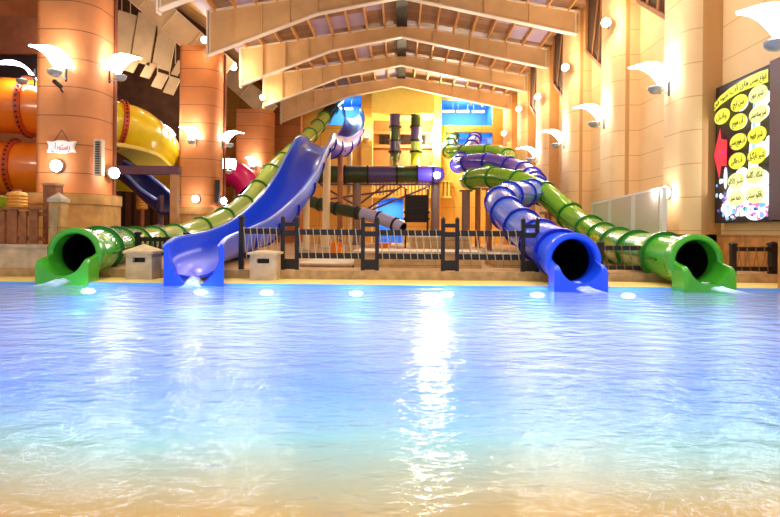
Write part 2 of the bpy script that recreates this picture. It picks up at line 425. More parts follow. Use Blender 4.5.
# back wall with its openings (metres across, metres up)
BY = 46.0
def wall_back():
    mb = MB(); y0, y1 = BY, BY + .5
    # solid pieces around three lit openings, one recess and one arched opening
    mb.box(-20.4, -6.2, y0, y1, -.2, 19); mb.box(7.55, 9.6, y0, y1, -.2, 14)
    mb.box(-6.2, -3.2, y0, y1, -.2, 9.9); mb.box(-6.2, -3.2, y0, y1, 12.4, 14)
    mb.box(-3.2, -2.3, y0 - .7, y1, -.2, 13); mb.box(2.6, 3.25, y0 - .7, y1, -.2, 13)
    mb.box(3.25, 7.55, y0, y1, 9.4, 9.95); mb.box(3.25, 7.55, y0, y1, 12.1, 14); mb.box(3.25, 7.55, y0, y1, -.2, 8.4); mb.box(3.25, 3.7, y0, y1, 8.4, 9.4)
    # recess back with the arch below
    mb.box(.25, 2.6, y0 + .9, y0 + 1.3, -.2, 4.2); mb.box(-2.3, -2.0, y0 + .9, y0 + 1.3, -.2, 4.2)
    arch = [(-2.0, 4.2), (-2.0, 3.3)] + [(-2.0 + 2.25 * i / 10, 3.3 + .75 * math.sin(PI * (.12 + .5 * i / 10))) for i in range(1, 10)] + [(.25, 4.0), (.25, 4.2)]
    mb.prism([(x, y0 + .9, z) for x, z in arch], (0, .4, 0))
    structure(mb.build('wall_back', WALLB))
    mb = MB(); mb.box(-2.3, 2.6, y0 + .9, y0 + 1.3, 4.2, 13); structure(mb.build('wall_recess', panel_mat('shaded_tan_recess', S(176, 118, 66), S(150, 98, 52), 1.6, 2.2, 'X', w=.03, var=.15, vscale=.5)))  # darker tan copy of the back wall holds the recess's shade
    mb = MB(); mb.box(-2.3, 2.6, y0 - 2.2, y0 + .9, 10.45, 12.7); structure(mb.build('trim_3', YEL))
    mb = MB(); mb.box(-2.3, 2.6, y0 + .55, y0 + .9, 9.3, 9.55); mb.box(-2.3, 2.6, y0 + .55, y0 + .9, 8.15, 8.4); mb.box(-2.3, 2.6, y0 + .6, y0 + .9, 4.15, 4.5); structure(mb.build('trim_4', OCHRE))
    # ribbed fascia above the ground-floor opening
    mb = MB()
    for i in range(22): mb.box(-2.2 + i * .29, -2.05 + i * .29, y0 - .3, y0 - .1, 4.1, 5.3)
    mb.box(-2.3, 4.2, y0 - .34, y0 - .06, 3.95, 4.12); mb.box(-2.3, 4.2, y0 - .34, y0 - .06, 5.28, 5.36)
    structure(mb.build('trim_5', YEL))
    # lit rooms behind the openings
    def room(n, xa, xb, za, zb, tubes):
        mb = MB(); t = .1; d = 3.
        mb.box(xa - t, xb + t, y1 + d, y1 + d + t, za - t, zb + t); mb.box(xa - t, xa, y1, y1 + d, za - t, zb + t); mb.box(xb, xb + t, y1, y1 + d, za - t, zb + t)
        mb.box(xa, xb, y1, y1 + d, za - t, za); mb.box(xa, xb, y1, y1 + d, zb, zb + t)
        structure(mb.build('window_%d' % n, BLUEW))
        light('AREA', ((xa + xb) / 2, y1 + 1.4, zb - .15), 150, (.6, .82, 1), shape='RECTANGLE', size=(xb - xa) * .7, size_y=1.)
    room(1, 3.25, 7.55, 9.95, 12.1, 2); room(2, 3.7, 7.55, 8.4, 9.4, 0); room(3, -6.2, -3.2, 9.9, 12.4, 1); 
    mb = MB(); xa, xb, za, zb = -2.0, .25, -.2, 4.2; yy = y0 + 1.3
    mb.box(xa - .1, xb + .1, yy + 3, yy + 3.1, za, zb); mb.box(xa - .1, xa, yy, yy + 3, za, zb); mb.box(xb, xb + .1, yy, yy + 3, za, zb); mb.box(xa, xb, yy, yy + 3, zb - .1, zb); mb.box(xa, xb, yy, yy + 3, za, za + .3)
    structure(mb.build('window_4', BLUEW)); light('AREA', (-.9, yy + 1.5, 3.9), 110, (.55, .8, 1), shape='RECTANGLE', size=1.6, size_y=1.)
    # glazing bars of the dark window in the recess
    mb = MB(); mb.box(-1.8, 2.1, y0 + .82, y0 + .9, 8.42, 9.28); structure(mb.build('window_5', [mat('dark_glass', S(40, 26, 20), .15)]))
    mb = MB()
    for x in (-1.8, -1.35, .2, 2.05): mb.box(x, x + .06, y0 + .76, y0 + .86, 8.42, 9.28)
    mb.box(-1.8, 2.1, y0 + .76, y0 + .86, 9.22, 9.3); mb.box(-1.8, 2.1, y0 + .76, y0 + .86, 8.4, 8.48)
    structure(mb.build('trim_6', BLACKG))
    # ledge rail in the small lit opening
    g = thing('balcony_railing', 'thin pale balustrade in the small blue opening of the end wall', 'railing', (5.6, y0 + .3, 8.4))
    for i in range(24):
        b_ = MB(); x = 3.75 + i * .16; b_.bar((x, y0 + .3, 8.4), (x, y0 + .3, 8.95), .03); b_.build('baluster', GREYM, g)
    b_ = MB(); b_.bar((3.72, y0 + .3, 8.97), (7.5, y0 + .3, 8.97), .05); b_.build('handrail', GREYM, g)
    # tube lamps in the upper rooms
    first = None
    for lx, lz, lab in ((4.0, 11.35, 'beside the yellow pier'), (5.25, 11.35, 'in the middle of the three'), (6.55, 11.35, 'closest to the wall with sail lamps'), (-4.6, 11.5, 'in the room behind the tall green tube')):
        t = thing('tube_lamp', 'blue white strip lamp in the lit room, ' + lab, 'lamp', (lx, y1 + 1.0, lz), 'strip lamps in the blue rooms')
        b_ = MB(); b_.box(lx - .5, lx + .5, y1 + .9, y1 + 1.1, lz, lz + .1); b_.build('lamp_tube', TUBEL, t)
        b_ = MB(); b_.box(lx - .54, lx + .54, y1 + .88, y1 + 1.12, lz + .1, lz + .18); b_.build('housing', WHITE, t)
        for sx in (-.4, .4):
            b_ = MB(); b_.bar((lx + sx, y1 + 1., lz + .18), (lx + sx, y1 + 1., 12.1 if lx > 0 else 12.4), .02); b_.build('hanger', WHITE, t)
wall_back()

# left side: far wall, upper wall
mb = MB(); mb.box(-20.4, -20, 6, 46, -.3, 19.6); structure(mb.build('wall_left', BRNWALL))
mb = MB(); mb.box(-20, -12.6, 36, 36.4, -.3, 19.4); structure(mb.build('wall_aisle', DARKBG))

# roof: boards on purlins
def roofz(x): return 12.95 - .16 * abs(x)
RB = panel_mat('tan_roof_boards', S(176, 132, 94), S(84, 56, 40), 50, .62, 'Y', w=.03, var=.25, vscale=.7, col2=S(138, 98, 72))
def roof():
    nt = RB.node_tree; N = nt.nodes.new; L = nt.links.new; b = nt.nodes['Principled BSDF']
    src = b.inputs['Base Color'].links[0].from_socket
    g = N('ShaderNodeNewGeometry'); mp = N('ShaderNodeMapping'); mp.inputs['Scale'].default_value = (1 / 1.0, 1 / 1.86, 0); L(g.outputs['Position'], mp.inputs['Vector'])
    fl = N('ShaderNodeVectorMath'); fl.operation = 'FLOOR'; L(mp.outputs[0], fl.inputs[0]); wn = N('ShaderNodeTexWhiteNoise'); L(fl.outputs[0], wn.inputs['Vector'])
    c = N('ShaderNodeMath'); c.operation = 'GREATER_THAN'; c.inputs[1].default_value = .72; L(wn.outputs['Value'], c.inputs[0])
    c2 = N('ShaderNodeMath'); c2.operation = 'MULTIPLY'; c2.inputs[1].default_value = .7; L(c.outputs[0], c2.inputs[0])
    mx = N('ShaderNodeMix'); mx.data_type = 'RGBA'; L(c2.outputs[0], mx.inputs['Factor']); L(src, mx.inputs['A']); mx.inputs['B'].default_value = (*S(206, 190, 232), 1); L(mx.outputs['Result'], b.inputs['Base Color'])
    mb = MB(); ya, yb = 9, 48
    for x0, x1 in ((-9.6, 0), (0, 9.6)):
        z0, z1 = roofz(x0) + .2, roofz(x1) + .2
        mb.prism([(x0, ya, z0), (x1, ya, z1), (x1, ya, z1 + .15), (x0, ya, z0 + .15)], (0, yb - ya, 0))
    ce = structure(mb.build('ceiling', RB, None, origin=(0, 0, 0)))
    for i in range(-9, 10):
        x = i * .98 if i else 0
        if i == 0: continue
        p = MB(); z = roofz(x) + .05; p.box(x - .045, x + .045, 16, 47.5, z - .1, z + .16); p.build('purlin', PURL, ce)
    p = MB(); p.box(-.3, .3, 16, 47.5, 12.83, 12.9); p.build('ridge_plate', DARKW, ce)
roof()

# main frames: web, flanges and stiffeners
BEAMS = [15.7 + 5.4 * k for k in (0, 1, 2, 3, 4, 5)]
def zbot(x):
    if x >= 0: return 12.25 - .205 * x
    return 12.25 + .205 * x if x > -4 else 11.43 + .39 * (x + 4)
def beam(y, lab):
    t = thing('roof_beam', lab, 'beam', (0, y, 12), 'roof beams over the pool')
    xs = [-9.1, -7.5, -6, -5, -4, -2, 0, 2, 4, 6, 8.3]
    web = MB(); top = [(x, roofz(x)) for x in xs]; bot = [(x, zbot(x)) for x in xs]
    for i in range(len(xs) - 1):
        web.prism([(bot[i][0], y - .03, bot[i][1]), (bot[i + 1][0], y - .03, bot[i + 1][1]), (top[i + 1][0], y - .03, top[i + 1][1]), (top[i][0], y - .03, top[i][1])], (0, .06, 0))
    web.build('web', BEAMW, t)
    for nm, ln in (('bottom_flange', bot), ('top_flange', top)):
        f = MB(); pts = [V((x, y, z)) for x, z in ln]; f.sweep(pts, [(-.16, -.03), (.16, -.03), (.16, .03), (-.16, .03)], [(V((0, 1, 0)), V((0, 0, 1)))] * len(pts)); f.build(nm, FLANGE, t)
    for x in (-9.05, -7.9, -6.6, -5.3, -4, -2.4, -.9, 0, 1.8, 3.9, 6.0, 8.2):
        s = MB(); s.box(x - .025, x + .025, y - .14, y + .14, zbot(x) + .03, roofz(x) - .03); s.build('stiffener', BEAMW if abs(x) < 8 else FLANGE, t)
    e = MB(); e.box(-9.2, -9.12, y - .16, y + .16, zbot(-9.1) - .15, roofz(-9.1) + .02); e.build('end_plate', FLANGE, t)
nm = ['tan steel roof beam passing over the water, closest to the camera', 'pale roof beam end just showing at the top edge above the brace beam', 'tan steel roof beam crossing the top of the photo, ends by the second terracotta column',
      'second tan steel roof beam counted down from the top of the photo', 'tan steel roof beam just in front of the last one by the end wall', 'last tan steel roof beam, along the top of the end wall']
for k, y in enumerate(BEAMS):
    if k in (0,): continue
    beam(y, nm[k])

# left columns
def rrect(x0, x1, y0, y1, r, rl=.25, n=8):
    pts = []
    for cx_, cy_, a0, rr in ((x1 - r, y0 + r, -90, r), (x1 - r, y1 - r, 0, r), (x0 + rl, y1 - rl, 90, rl), (x0 + rl, y0 + rl, 180, rl)):
        pts += [(cx_ + rr * math.cos(math.radians(a0 + 90 * i / n)), cy_ + rr * math.sin(math.radians(a0 + 90 * i / n))) for i in range(n + 1)]
    return pts
def column(x0, x1, y0, y1, r, z1, lab, plinth=True, pipe=None, panel=None):
    t = thing('column', lab, 'column', ((x0 + x1) / 2, (y0 + y1) / 2, DZ), 'terracotta columns')
    m = MB(); m.prism([(x, y, DZ) for x, y in rrect(x0, x1, y0, y1, r)], (0, 0, z1 - DZ)); m.build('shaft', COLM, t, True)
    if plinth:
        m = MB(); m.prism([(x, y, DZ) for x, y in rrect(x0 - .2, x1 + .2, y0 - .2, y1 + .2, r + .2)], (0, 0, 1.75)); m.build('plinth', PLINTH, t, True)
        m = MB(); m.prism([(x, y, DZ + 1.75) for x, y in rrect(x0 - .24, x1 + .24, y0 - .24, y1 + .24, r + .24)], (0, 0, .36)); m.build('plinth_cap', PLINTH, t, True)
    if pipe:
        m = MB(); m.tube((pipe[0], pipe[1], 2.3), (pipe[0], pipe[1], z1), .07); m.build('downpipe', mat('rust_pipe', S(120, 58, 30), .5), t)
    return t
c1 = column(-12.15, -10.3, 18.5, 20.9, .9, 15, 'thick terracotta column with a white sign beside the green tube mouth', pipe=(-10.27, 20.1))
c2 = column(-11.75, -9.75, 29.5, 31.4, .8, 10.9, 'terracotta column under the beam ends behind the blue open slide', pipe=(-9.72, 30.9))
c3 = column(-12.0, -9.4, 40.3, 42.5, .9, 9.9, 'terracotta column farthest along the row near the end wall')
mb = MB(); mb.box(-11, -8.0, 44.7, 46, -.2, 12); structure(mb.build('wall_pier', COLM))
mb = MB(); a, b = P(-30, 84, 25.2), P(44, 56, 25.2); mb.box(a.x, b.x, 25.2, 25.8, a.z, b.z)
structure(mb.build('trim_9', mat('dark_band', S(40, 28, 34), .7)))  # dark box for the dark zone behind the sail lamp
mb = MB(); a, b = P(-30, 56, 25.4), P(44, 20, 25.4); mb.box(a.x, b.x, 25.0, 25.8, a.z, b.z); structure(mb.build('trim_10', mat('brown_soffit', S(150, 92, 60), .7, var=.15)))
# louvre vents set in two columns
for (px0, px1, py0, py1, Y, lab) in ((97, 105, 140, 176, 18.95, 'tall narrow louvred vent in the thick column with the sign'), (216, 220.5, 180, 203, 29.9, 'small dark narrow vent low on the second column')):
    a, b = P(px0, py1, Y), P(px1, py0, Y); q = MB()
    t = thing('wall_vent', lab, 'vent', (a.x, Y - .1, a.z))
    q.box(a.x, b.x, Y - .22, Y, a.z, b.z); q.build('vent_frame', STONEP if Y < 20 else DKM, t)
    q = MB(); w = .06; n = 14
    for i in range(n): z = a.z + w + (b.z - a.z - 2 * w) * i / n; q.box(a.x + w, b.x - w, Y - .25, Y - .2, z, z + (b.z - a.z) / n * .55)
    q.build('louvre', DKM if Y < 20 else BLACKG, t)

# aisle beams that climb outwards behind the columns, with hanging panels
for y, lab in ((30.9, 'pale steel brace beam rising from the second column into the side aisle'), (41.5, 'pale steel brace beam rising behind the farthest terracotta column')):
    t = thing('brace_beam', lab, 'beam', (-10.5, y, 10))
    a, b = V((-9.6, y, 9.9)), V((-16, y, 15.5)); nrm = V((-.66, 0, -.75)).cross(V((0, 1, 0)))
    w = MB(); w.bar(a, b, .08, 1.3, up=(0, 1, 0) if False else (.75, 0, .66)); w.build('web', CREAM, t)
    d = V((-.66, 0, -.75)) * .0 + V((.66, 0, .75)).normalized()
    perp = V((-(b - a).z, 0, (b - a).x)).normalized()
    for s_ in (-.65, .65):
        w = MB(); w.bar(a + perp * s_, b + perp * s_, .4, .06, up=tuple(perp)); w.build('flange', FLANGE, t)
    for i in range(5):
        c = a.lerp(b, .1 + .2 * i); w = MB(); w.bar(c - perp * .62, c + perp * .62, .3, .05, up=tuple((b - a).normalized())); w.build('stiffener', CREAM, t)
# sloping aisle roof with panel joints
mb = MB(); A = panel_mat('aisle_panels', S(226, 178, 116), S(90, 58, 40), 50, 1.7, 'Y', w=.12, var=.12, vscale=.6)
mb.prism([(-9.6, 9, 11.9), (-20.2, 9, 19.5), (-20.2, 9, 19.7), (-9.6, 9, 12.1)], (0, 39, 0)); structure(mb.build('ceiling_aisle', A))
# two tiers of hanging cream panels between the first two columns
for i, (px0, py0, px1, py1) in enumerate(((112, 10, 130, 56), (132, 12, 151, 60), (153, 22, 171, 66), (125, 55, 134, 70), (141, 62, 150, 76), (152, 72, 162, 86), (164, 76, 174, 92), (172, 60, 178, 74))):
    Y = 32.2 + .1 * (i % 3); a, b = P(px0, py1, Y), P(px1, py0, Y); q = MB()
    lean = .35
    q.prism([(a.x - lean * .2, Y, a.z), (b.x - lean * .2, Y, a.z - (b.x - a.x) * .3), (b.x + lean, Y, b.z - (b.x - a.x) * .3), (a.x + lean, Y, b.z)], (0, .12, 0))
    q.box((a.x + b.x) / 2 - .02, (a.x + b.x) / 2 + .02, Y + .04, Y + .08, b.z - .2, 15.0)
    tag(q.build('ceiling_baffle', CREAM), 'cream panel hanging in the side aisle, ' + ('beside the downpipe', 'tallest, second from the downpipe', 'tall one below the brace beam', 'short one of the lower tier by the downpipe', 'short one right below the sail lamp height', 'short one third in the lower tier', 'short one lowest in the tier', 'small one tucked against the second column')[i], 'ceiling panel', 'hanging aisle panels')

# ================================================================== SLIDES
def mouth_ring(root, M_, d, ri, ro, m):
    mb = MB(); mb.lathe(M_, [(ri, -.35), (ro - .05, -.35), (ro, -.2), (ro, 0), (ro - .04, .03), (ri + .03, .03), (ri, 0)], 36, d)
    # open lathe: drop the two end caps so the mouth stays open
    mb.f = mb.f[:-2]; mb.m = mb.m[:-2]
    n = 36; mb.f += [(j, (j + 1) % n, 6 * n + (j + 1) % n, 6 * n + j) for j in range(n)]; mb.m += [0] * n
    mb.build('mouth_ring', m, root, True)

def stream(M_, d, L, w, lab):
    """white water running out of a trough and fanning into the pool"""
    d = V(d).normalized(); side = d.cross(V((0, 0, 1))).normalized(); mb = MB(); n, k = 22, 12; vs = []
    for i in range(n + 1):
        s = i / n; wd = w * (1 + 1.2 * max(0, s - .45) ** 1.5 * 2)
        h = .11 * (1 - s) ** 1.2 + .02 * math.sin(s * 9) * (1 - s) + .05
        for j in range(k + 1):
            u = j / k * 2 - 1
            z = (h + .012 * math.sin(7 * u + 11 * s)) * (1 - .7 * abs(u) ** 2) * (1 - s ** 4)
            p = V((M_[0], M_[1], 0)) + d * (L * s) + side * (u * wd); vs.append((p.x, p.y, z + .012))
    fs = [(i * (k + 1) + j, i * (k + 1) + j + 1, (i + 1) * (k + 1) + j + 1, (i + 1) * (k + 1) + j) for i in range(n) for j in range(k)]
    mb.add(vs, fs); fade = [min(1, 1.6 * (1 - abs(j / k * 2 - 1) ** 2)) * min(1, 2.2 * (1 - i / n)) for i in range(n + 1) for j in range(k + 1)]
    if 'foam' not in MATS:
        m = bpy.data.materials.new('white_water'); m.use_nodes = True; nt = m.node_tree; nt.nodes.clear(); N = nt.nodes.new; Lk = nt.links.new
        out = N('ShaderNodeOutputMaterial'); df = N('ShaderNodeBsdfDiffuse'); df.inputs['Color'].default_value = (.86, .94, 1, 1); tr = N('ShaderNodeBsdfTransparent'); tl = N('ShaderNodeBsdfTranslucent'); tl.inputs['Color'].default_value = (.8, .93, 1, 1)
        ad = N('ShaderNodeMixShader'); ad.inputs[0].default_value = .4; Lk(df.outputs[0], ad.inputs[1]); Lk(tl.outputs[0], ad.inputs[2])
        g = N('ShaderNodeNewGeometry'); nz = N('ShaderNodeTexNoise'); nz.inputs['Scale'].default_value = 5; Lk(g.outputs['Position'], nz.inputs['Vector'])
        mr = N('ShaderNodeMapRange'); mr.inputs['From Min'].default_value = .3; mr.inputs['From Max'].default_value = .62; mr.inputs['To Min'].default_value = .6; mr.inputs['To Max'].default_value = 1.; Lk(nz.outputs['Fac'], mr.inputs['Value'])
        at = N('ShaderNodeAttribute'); at.attribute_name = 'thickness'; mu = N('ShaderNodeMath'); mu.operation = 'MULTIPLY'; Lk(mr.outputs['Result'], mu.inputs[0]); Lk(at.outputs['Fac'], mu.inputs[1]); mx = N('ShaderNodeMixShader'); Lk(mu.outputs[0], mx.inputs[0]); Lk(tr.outputs[0], mx.inputs[1]); Lk(ad.outputs[0], mx.inputs[2]); Lk(mx.outputs[0], out.inputs[0]); MATS['foam'] = m
    ob = mb.build('water_stream', MATS['foam'], None, True); av = ob.data.attributes.new('thickness', 'FLOAT', 'POINT'); av.data.foreach_set('value', fade)
    tag(ob, lab, 'water', 'white water at the slide mouths', 'stuff')

def tube_slide(name, lab, M_, d, ctrl, R, segs, ringm, ring_step, loc, first=.9, L=.5, ri=.445, ro=.57, ring_r=None, gr=None):
    """segs: [(end fraction, material)] along the path from the mouth"""
    t = thing(name, lab, 'water slide', (M_[0], M_[1], 0), gr)
    d = V(d).normalized(); M_ = V(M_)
    pts = resample(spline([M_ - d * .25, M_ - d * .7] + [V(c) for c in ctrl]), .22)
    fr, tg = frames_of(pts); s = arclen(pts); tot = s[-1]
    i0 = 0
    for fe, m in segs:
        i1 = min(len(pts) - 1, max(i0 + 1, int(fe * (len(pts) - 1))))
        mb = MB(); hollow(mb, pts[i0:i1 + 1], fr[i0:i1 + 1], R); mb.build('tube_section', [m, TUBE_SHADE], t, True); i0 = i1
    n = int((tot - first) / ring_step)
    rings(t, pts, fr, tg, R, [first + ring_step * k for k in range(n + 1)], ringm)
    seams(t, pts, fr, R, ringm)
    mouth_ring(t, M_, d, ri, ro, ring_r or segs[0][1])
    trough(t, M_, d, ri - .01, ro - .06, L, .02, -.1, ring_r or segs[0][1])
    return t, pts

def Pm(px, py, Y): return P(px, py, Y)
# green tube by the thick column
m1 = Pm(74.5, 254, 12.05)
g1, g1p = tube_slide('green_tube_slide', 'lime green tube slide running up beside the open blue slide', m1, (.06, -1, 0),
    [Pm(99, 249, 13.6), Pm(120, 246, 16), Pm(150, 242, 19.5), Pm(183, 235.5, 22.8), Pm(217, 223, 25.3), Pm(242, 207, 27.8), Pm(258, 190, 30), Pm(272, 172, 32), Pm(286, 158, 34.2), Pm(299, 146, 37), Pm(311, 134, 40), Pm(323, 120, 43), Pm(333, 107, 45.6), Pm(337, 103, 47)],
    .5, [(.09, GREEN), (.78, GREENL), (.9, GREENL), (1., GREENX)], GREEND, 2.15, m1, first=1.3, ring_r=GREEN, gr='tube slides')
stream((m1.x, m1.y - .1, 0), (.05, -1, 0), 1.25, .22, 'white water pouring from the green tube by the thick column')
# green tube on the wall side
m2 = Pm(696.5, 261.5, 11.62)
g2, g2p = tube_slide('green_tube_slide', 'green tube slide winding down along the wall under the lit menu screen', m2, (.02, -1, 0),
    [Pm(664, 256, 13), Pm(632, 250, 15.4), Pm(607, 241, 18.3), Pm(590, 230, 20.8), Pm(574, 219, 22.4), Pm(558, 205, 23.4), Pm(543, 193, 24.4), Pm(525, 184, 25.6), Pm(505, 179, 27), Pm(488, 177.5, 28.3), Pm(474, 179, 29.6),
     Pm(469, 180.5, 31), Pm(478, 177, 32.4), Pm(494, 171, 33.4), Pm(507, 164, 34.6), Pm(508, 157, 36.3), Pm(494, 152.5, 37.6), Pm(474, 152, 38.6), Pm(458, 153, 39.6), Pm(450, 151, 41), Pm(450, 144, 43), Pm(452, 139, 45), Pm(453, 138, 47)],
    .5, [(.1, GREEN), (.5, GREENM), (1., GREENM)], GREEND, 2.0, m2, first=1.1, ring_r=GREEN, gr='tube slides')
stream((m2.x + .1, m2.y - .1, 0), (.25, -1, 0), 1.2, .2, 'white water pouring from the green tube on the wall side')
# blue tube
m3 = Pm(573.5, 260.5, 11.5)
b2, b2p = tube_slide('blue_tube_slide', 'royal blue tube slide that turns violet where it loops behind the green one', m3, (0, -1, 0),
    [Pm(557, 250, 12.8), Pm(539, 240, 14.4), Pm(523, 228, 16), Pm(509, 215, 17.6), Pm(501, 205, 19), Pm(503, 198, 20.4), Pm(514, 195, 21.6), Pm(527, 194, 23.2), Pm(535, 188, 25.6), Pm(534, 180, 28.2), Pm(525, 172, 30.6),
     Pm(509, 166, 32.4), Pm(490, 162, 33.6), Pm(473, 162, 34.7), Pm(462, 164.5, 35.8), Pm(458, 163.5, 37.4), Pm(464, 156, 39.2), Pm(471, 148, 41.2), Pm(474, 141, 43.4), Pm(475, 138.5, 45.4), Pm(475, 138.5, 47.2)],
    .5, [(.06, BLUE), (.42, BLUEL), (1., VIOLET)], BLUED, 1.75, m3, first=.95, ring_r=BLUE, gr='tube slides')
stream((m3.x + .03, m3.y - .1, 0), (.12, -1, 0), 1.1, .2, 'white water pouring from the blue tube')

# open blue slide
def open_slide():
    M_ = Pm(193, 258, 12.0); d = V((0, -1, 0))
    t = thing('open_blue_slide', 'royal blue open chute sweeping down beside the lime green tube', 'water slide', (M_[0], 11.6, 0))
    cp = [(193, 262, 12.1, .53, 0), (200, 253.5, 13, .55, 0), (214, 247, 14.6, .58, .05), (232, 240, 17, .64, .1), (253, 229, 19.4, .72, .12), (271, 214, 21.4, .78, .12), (287, 196, 23.4, .82, .1), (299, 176, 25.5, .84, .05), (306, 160, 27.4, .84, 0), (313, 146, 29.3, .84, -.1),
          (319, 141, 31.2, .8, .1), (326, 145, 33.2, .76, .3), (334, 147, 35.2, .74, .4), (342, 145, 37.2, .74, .3), (349, 138, 39.4, .72, .1), (354, 128, 41.8, .7, 0), (354, 117, 44, .7, 0), (351, 111, 45.8, .7, 0)]
    pc = [P(a, b, c) for a, b, c, _, _ in cp]
    pts = resample(spline(pc), .3)
    s = arclen(pts)
    # interpolate width and bank by depth
    def interp(y, k):
        for i in range(len(cp) - 1):
            if cp[i][2] <= y <= cp[i + 1][2]:
                f = (y - cp[i][2]) / (cp[i + 1][2] - cp[i][2]); return cp[i][k] * (1 - f) + cp[i + 1][k] * f
        return cp[0][k] if y < cp[0][2] else cp[-1][k]
    fr, tg = frames_of(pts, [interp(p.y, 4) for p in pts])
    def prof(w, y):
        th = .06; hs = .32; dk = .6 if y < 14 else min(.88, .6 + (y - 14) * .05)
        inner = [(-w, hs)] + [(w * math.cos(PI + PI * j / 16), w * dk * math.sin(PI + PI * j / 16)) for j in range(17)] + [(w, hs)]
        outer = [(w + th, hs)] + [((w + th) * math.cos(-PI * j / 16), (w * dk + th) * math.sin(-PI * j / 16)) for j in range(17)] + [(-w - th, hs)]
        return inner + outer
    cut = min(range(len(pts)), key=lambda q: abs(pts[q].y - 30.6))
    for i0, i1, m_ in ((0, cut, BLUE), (cut, len(pts) - 1, VIOLETL)):
        pp = pts[i0:i1 + 1]
        mb = MB(); pr = [prof(interp(p.y, 3), p.y) for p in pp]; mb.sweep(pp, pr, fr[i0:i1 + 1], caps=False)
        k = len(pr[0]); h = k // 2; n = len(pp)
        for b in (0, (n - 1) * k): mb.f += [(b + j, b + j + 1, b + k - 2 - j, b + k - 1 - j) for j in range(h - 1)]; mb.m += [0] * (h - 1)
        mb.build('chute', m_, t, True)
    for sg in (-1, 1):
        mb = MB(); pr = []
        for p in pts:
            w = interp(p.y, 3); a = sg * (w - .02); b = sg * (w + .08); pr.append([(a, .3), (b, .3), (b, .36), (a, .36)])
        mb.sweep(pts, pr, fr); mb.build('rim', BLUERIM, t, True)
    # joints under the chute
    for k in range(2, int(s[-1] / 2.6)):
        i = min(range(len(s)), key=lambda q: abs(s[q] - 2.6 * k)); w = interp(pts[i].y, 3); dk = .6 if pts[i].y < 14 else min(.88, .6 + (pts[i].y - 14) * .05)
        pr = [(( w + r_) * math.cos(PI + PI * j / 16), (w * .95 + r_) * math.sin(PI + PI * j / 16)) for r_ in (.0,) for j in range(17)]
        a_, b_ = fr[i]; mb = MB(); vs = []
        for off, r_ in ((-.05, .03), (-.05, .14), (.05, .14), (.05, .03)):
            vs += [pts[i] + tg[i] * off + a_ * ((w + r_) * math.cos(PI + PI * j / 16)) + b_ * ((w * dk + r_) * math.sin(PI + PI * j / 16)) for j in range(17)]
        fs = [(q * 17 + j, q * 17 + j + 1, ((q + 1) % 4) * 17 + j + 1, ((q + 1) % 4) * 17 + j) for q in range(4) for j in range(16)]
        mb.add(vs, fs); mb.build('joint_rib', BLUED, t, True)
    # mouth block: a wide box front with a deep rounded channel
    side = V((1, 0, 0)); cxm = pts[0].x; prs = []; pl = []
    for k in range(9):
        q = k / 8; y = 12.25 - .75 * q; W = .62; hz = .9 - .02 * q; w = .53; zc = .74
        arc = [(w * math.cos(PI + PI * j / 16), zc + .74 * math.sin(PI + PI * j / 16)) for j in range(17)]
        prs.append([(-W, -.35), (-W, hz - .1), (-W + .03, hz - .03), (-W + .09, hz), (-w, hz)] + arc + [(w, hz), (W - .09, hz), (W - .03, hz - .03), (W, hz - .1), (W, -.35)]); pl.append(V((cxm + .24 * q, y, 0)))
    mb = MB(); k = len(prs[0]); vs = []
    for p, pr in zip(pl, prs): vs += [p + side * u + V((0, 0, 1)) * w for u, w in pr]
    fs = [(i * k + j, i * k + (j + 1) % k, (i + 1) * k + (j + 1) % k, (i + 1) * k + j) for i in range(8) for j in range(k)]
    for b in (0, 8 * k):
        fs.append((b, b + 1, b + 2, b + 3, b + 4, b + 5)); fs.append((b + k - 1, b + k - 2, b + k - 3, b + k - 4, b + k - 5, b + k - 6))
        for j in range(5, 13): fs.append((b, b + j, b + j + 1))
        fs.append((b, b + 13, b + k - 1))
        for j in range(13, k - 6): fs.append((b + k - 1, b + j, b + j + 1))
    mb.add(vs, fs); mb.build('mouth_block', BLUE, t, True)
    stream((cxm + .06, 12.0, 0), (.3, -1, 0), 1.4, .17, 'white water pouring from the open blue slide')
open_slide()

# horizontal two-colour tube with its two drop tubes
def level_tube():
    t = thing('level_tube', 'dark green and purple tube running level across the end of the hall', 'water slide', P(375, 174, 38))
    Y = 38; R = .58
    cuts = [(296, GREENX), (368, PURPLE), (397, GREENX), (417, VIOLET), (436, None)]
    for (a, m), (b, _) in zip(cuts[:-1], cuts[1:]):
        q = MB(); p0, p1 = P(a, 174.5, Y), P(b, 174.5, Y); pts = [p0, p1]; fr, tg = frames_of(pts); hollow(q, pts, fr, R); q.build('tube_section', [m, TUBE_SHADE], t, True)
    pts = [P(x, 174.5, Y) for x in (296, 320, 345, 368, 397, 417, 433)]; fr, tg = frames_of(pts)
    rings(t, pts, fr, tg, R, arclen(pts), BLACKG, .12, .07)
    e = P(436, 174.5, Y); q = MB(); q.lathe(e, [(R, 0), (R * .95, .18), (R * .75, .4), (R * .4, .55), (0, .6)], 24, (1, 0, 0)); q.build('end_dome', VIOLET, t, True)
level_tube()
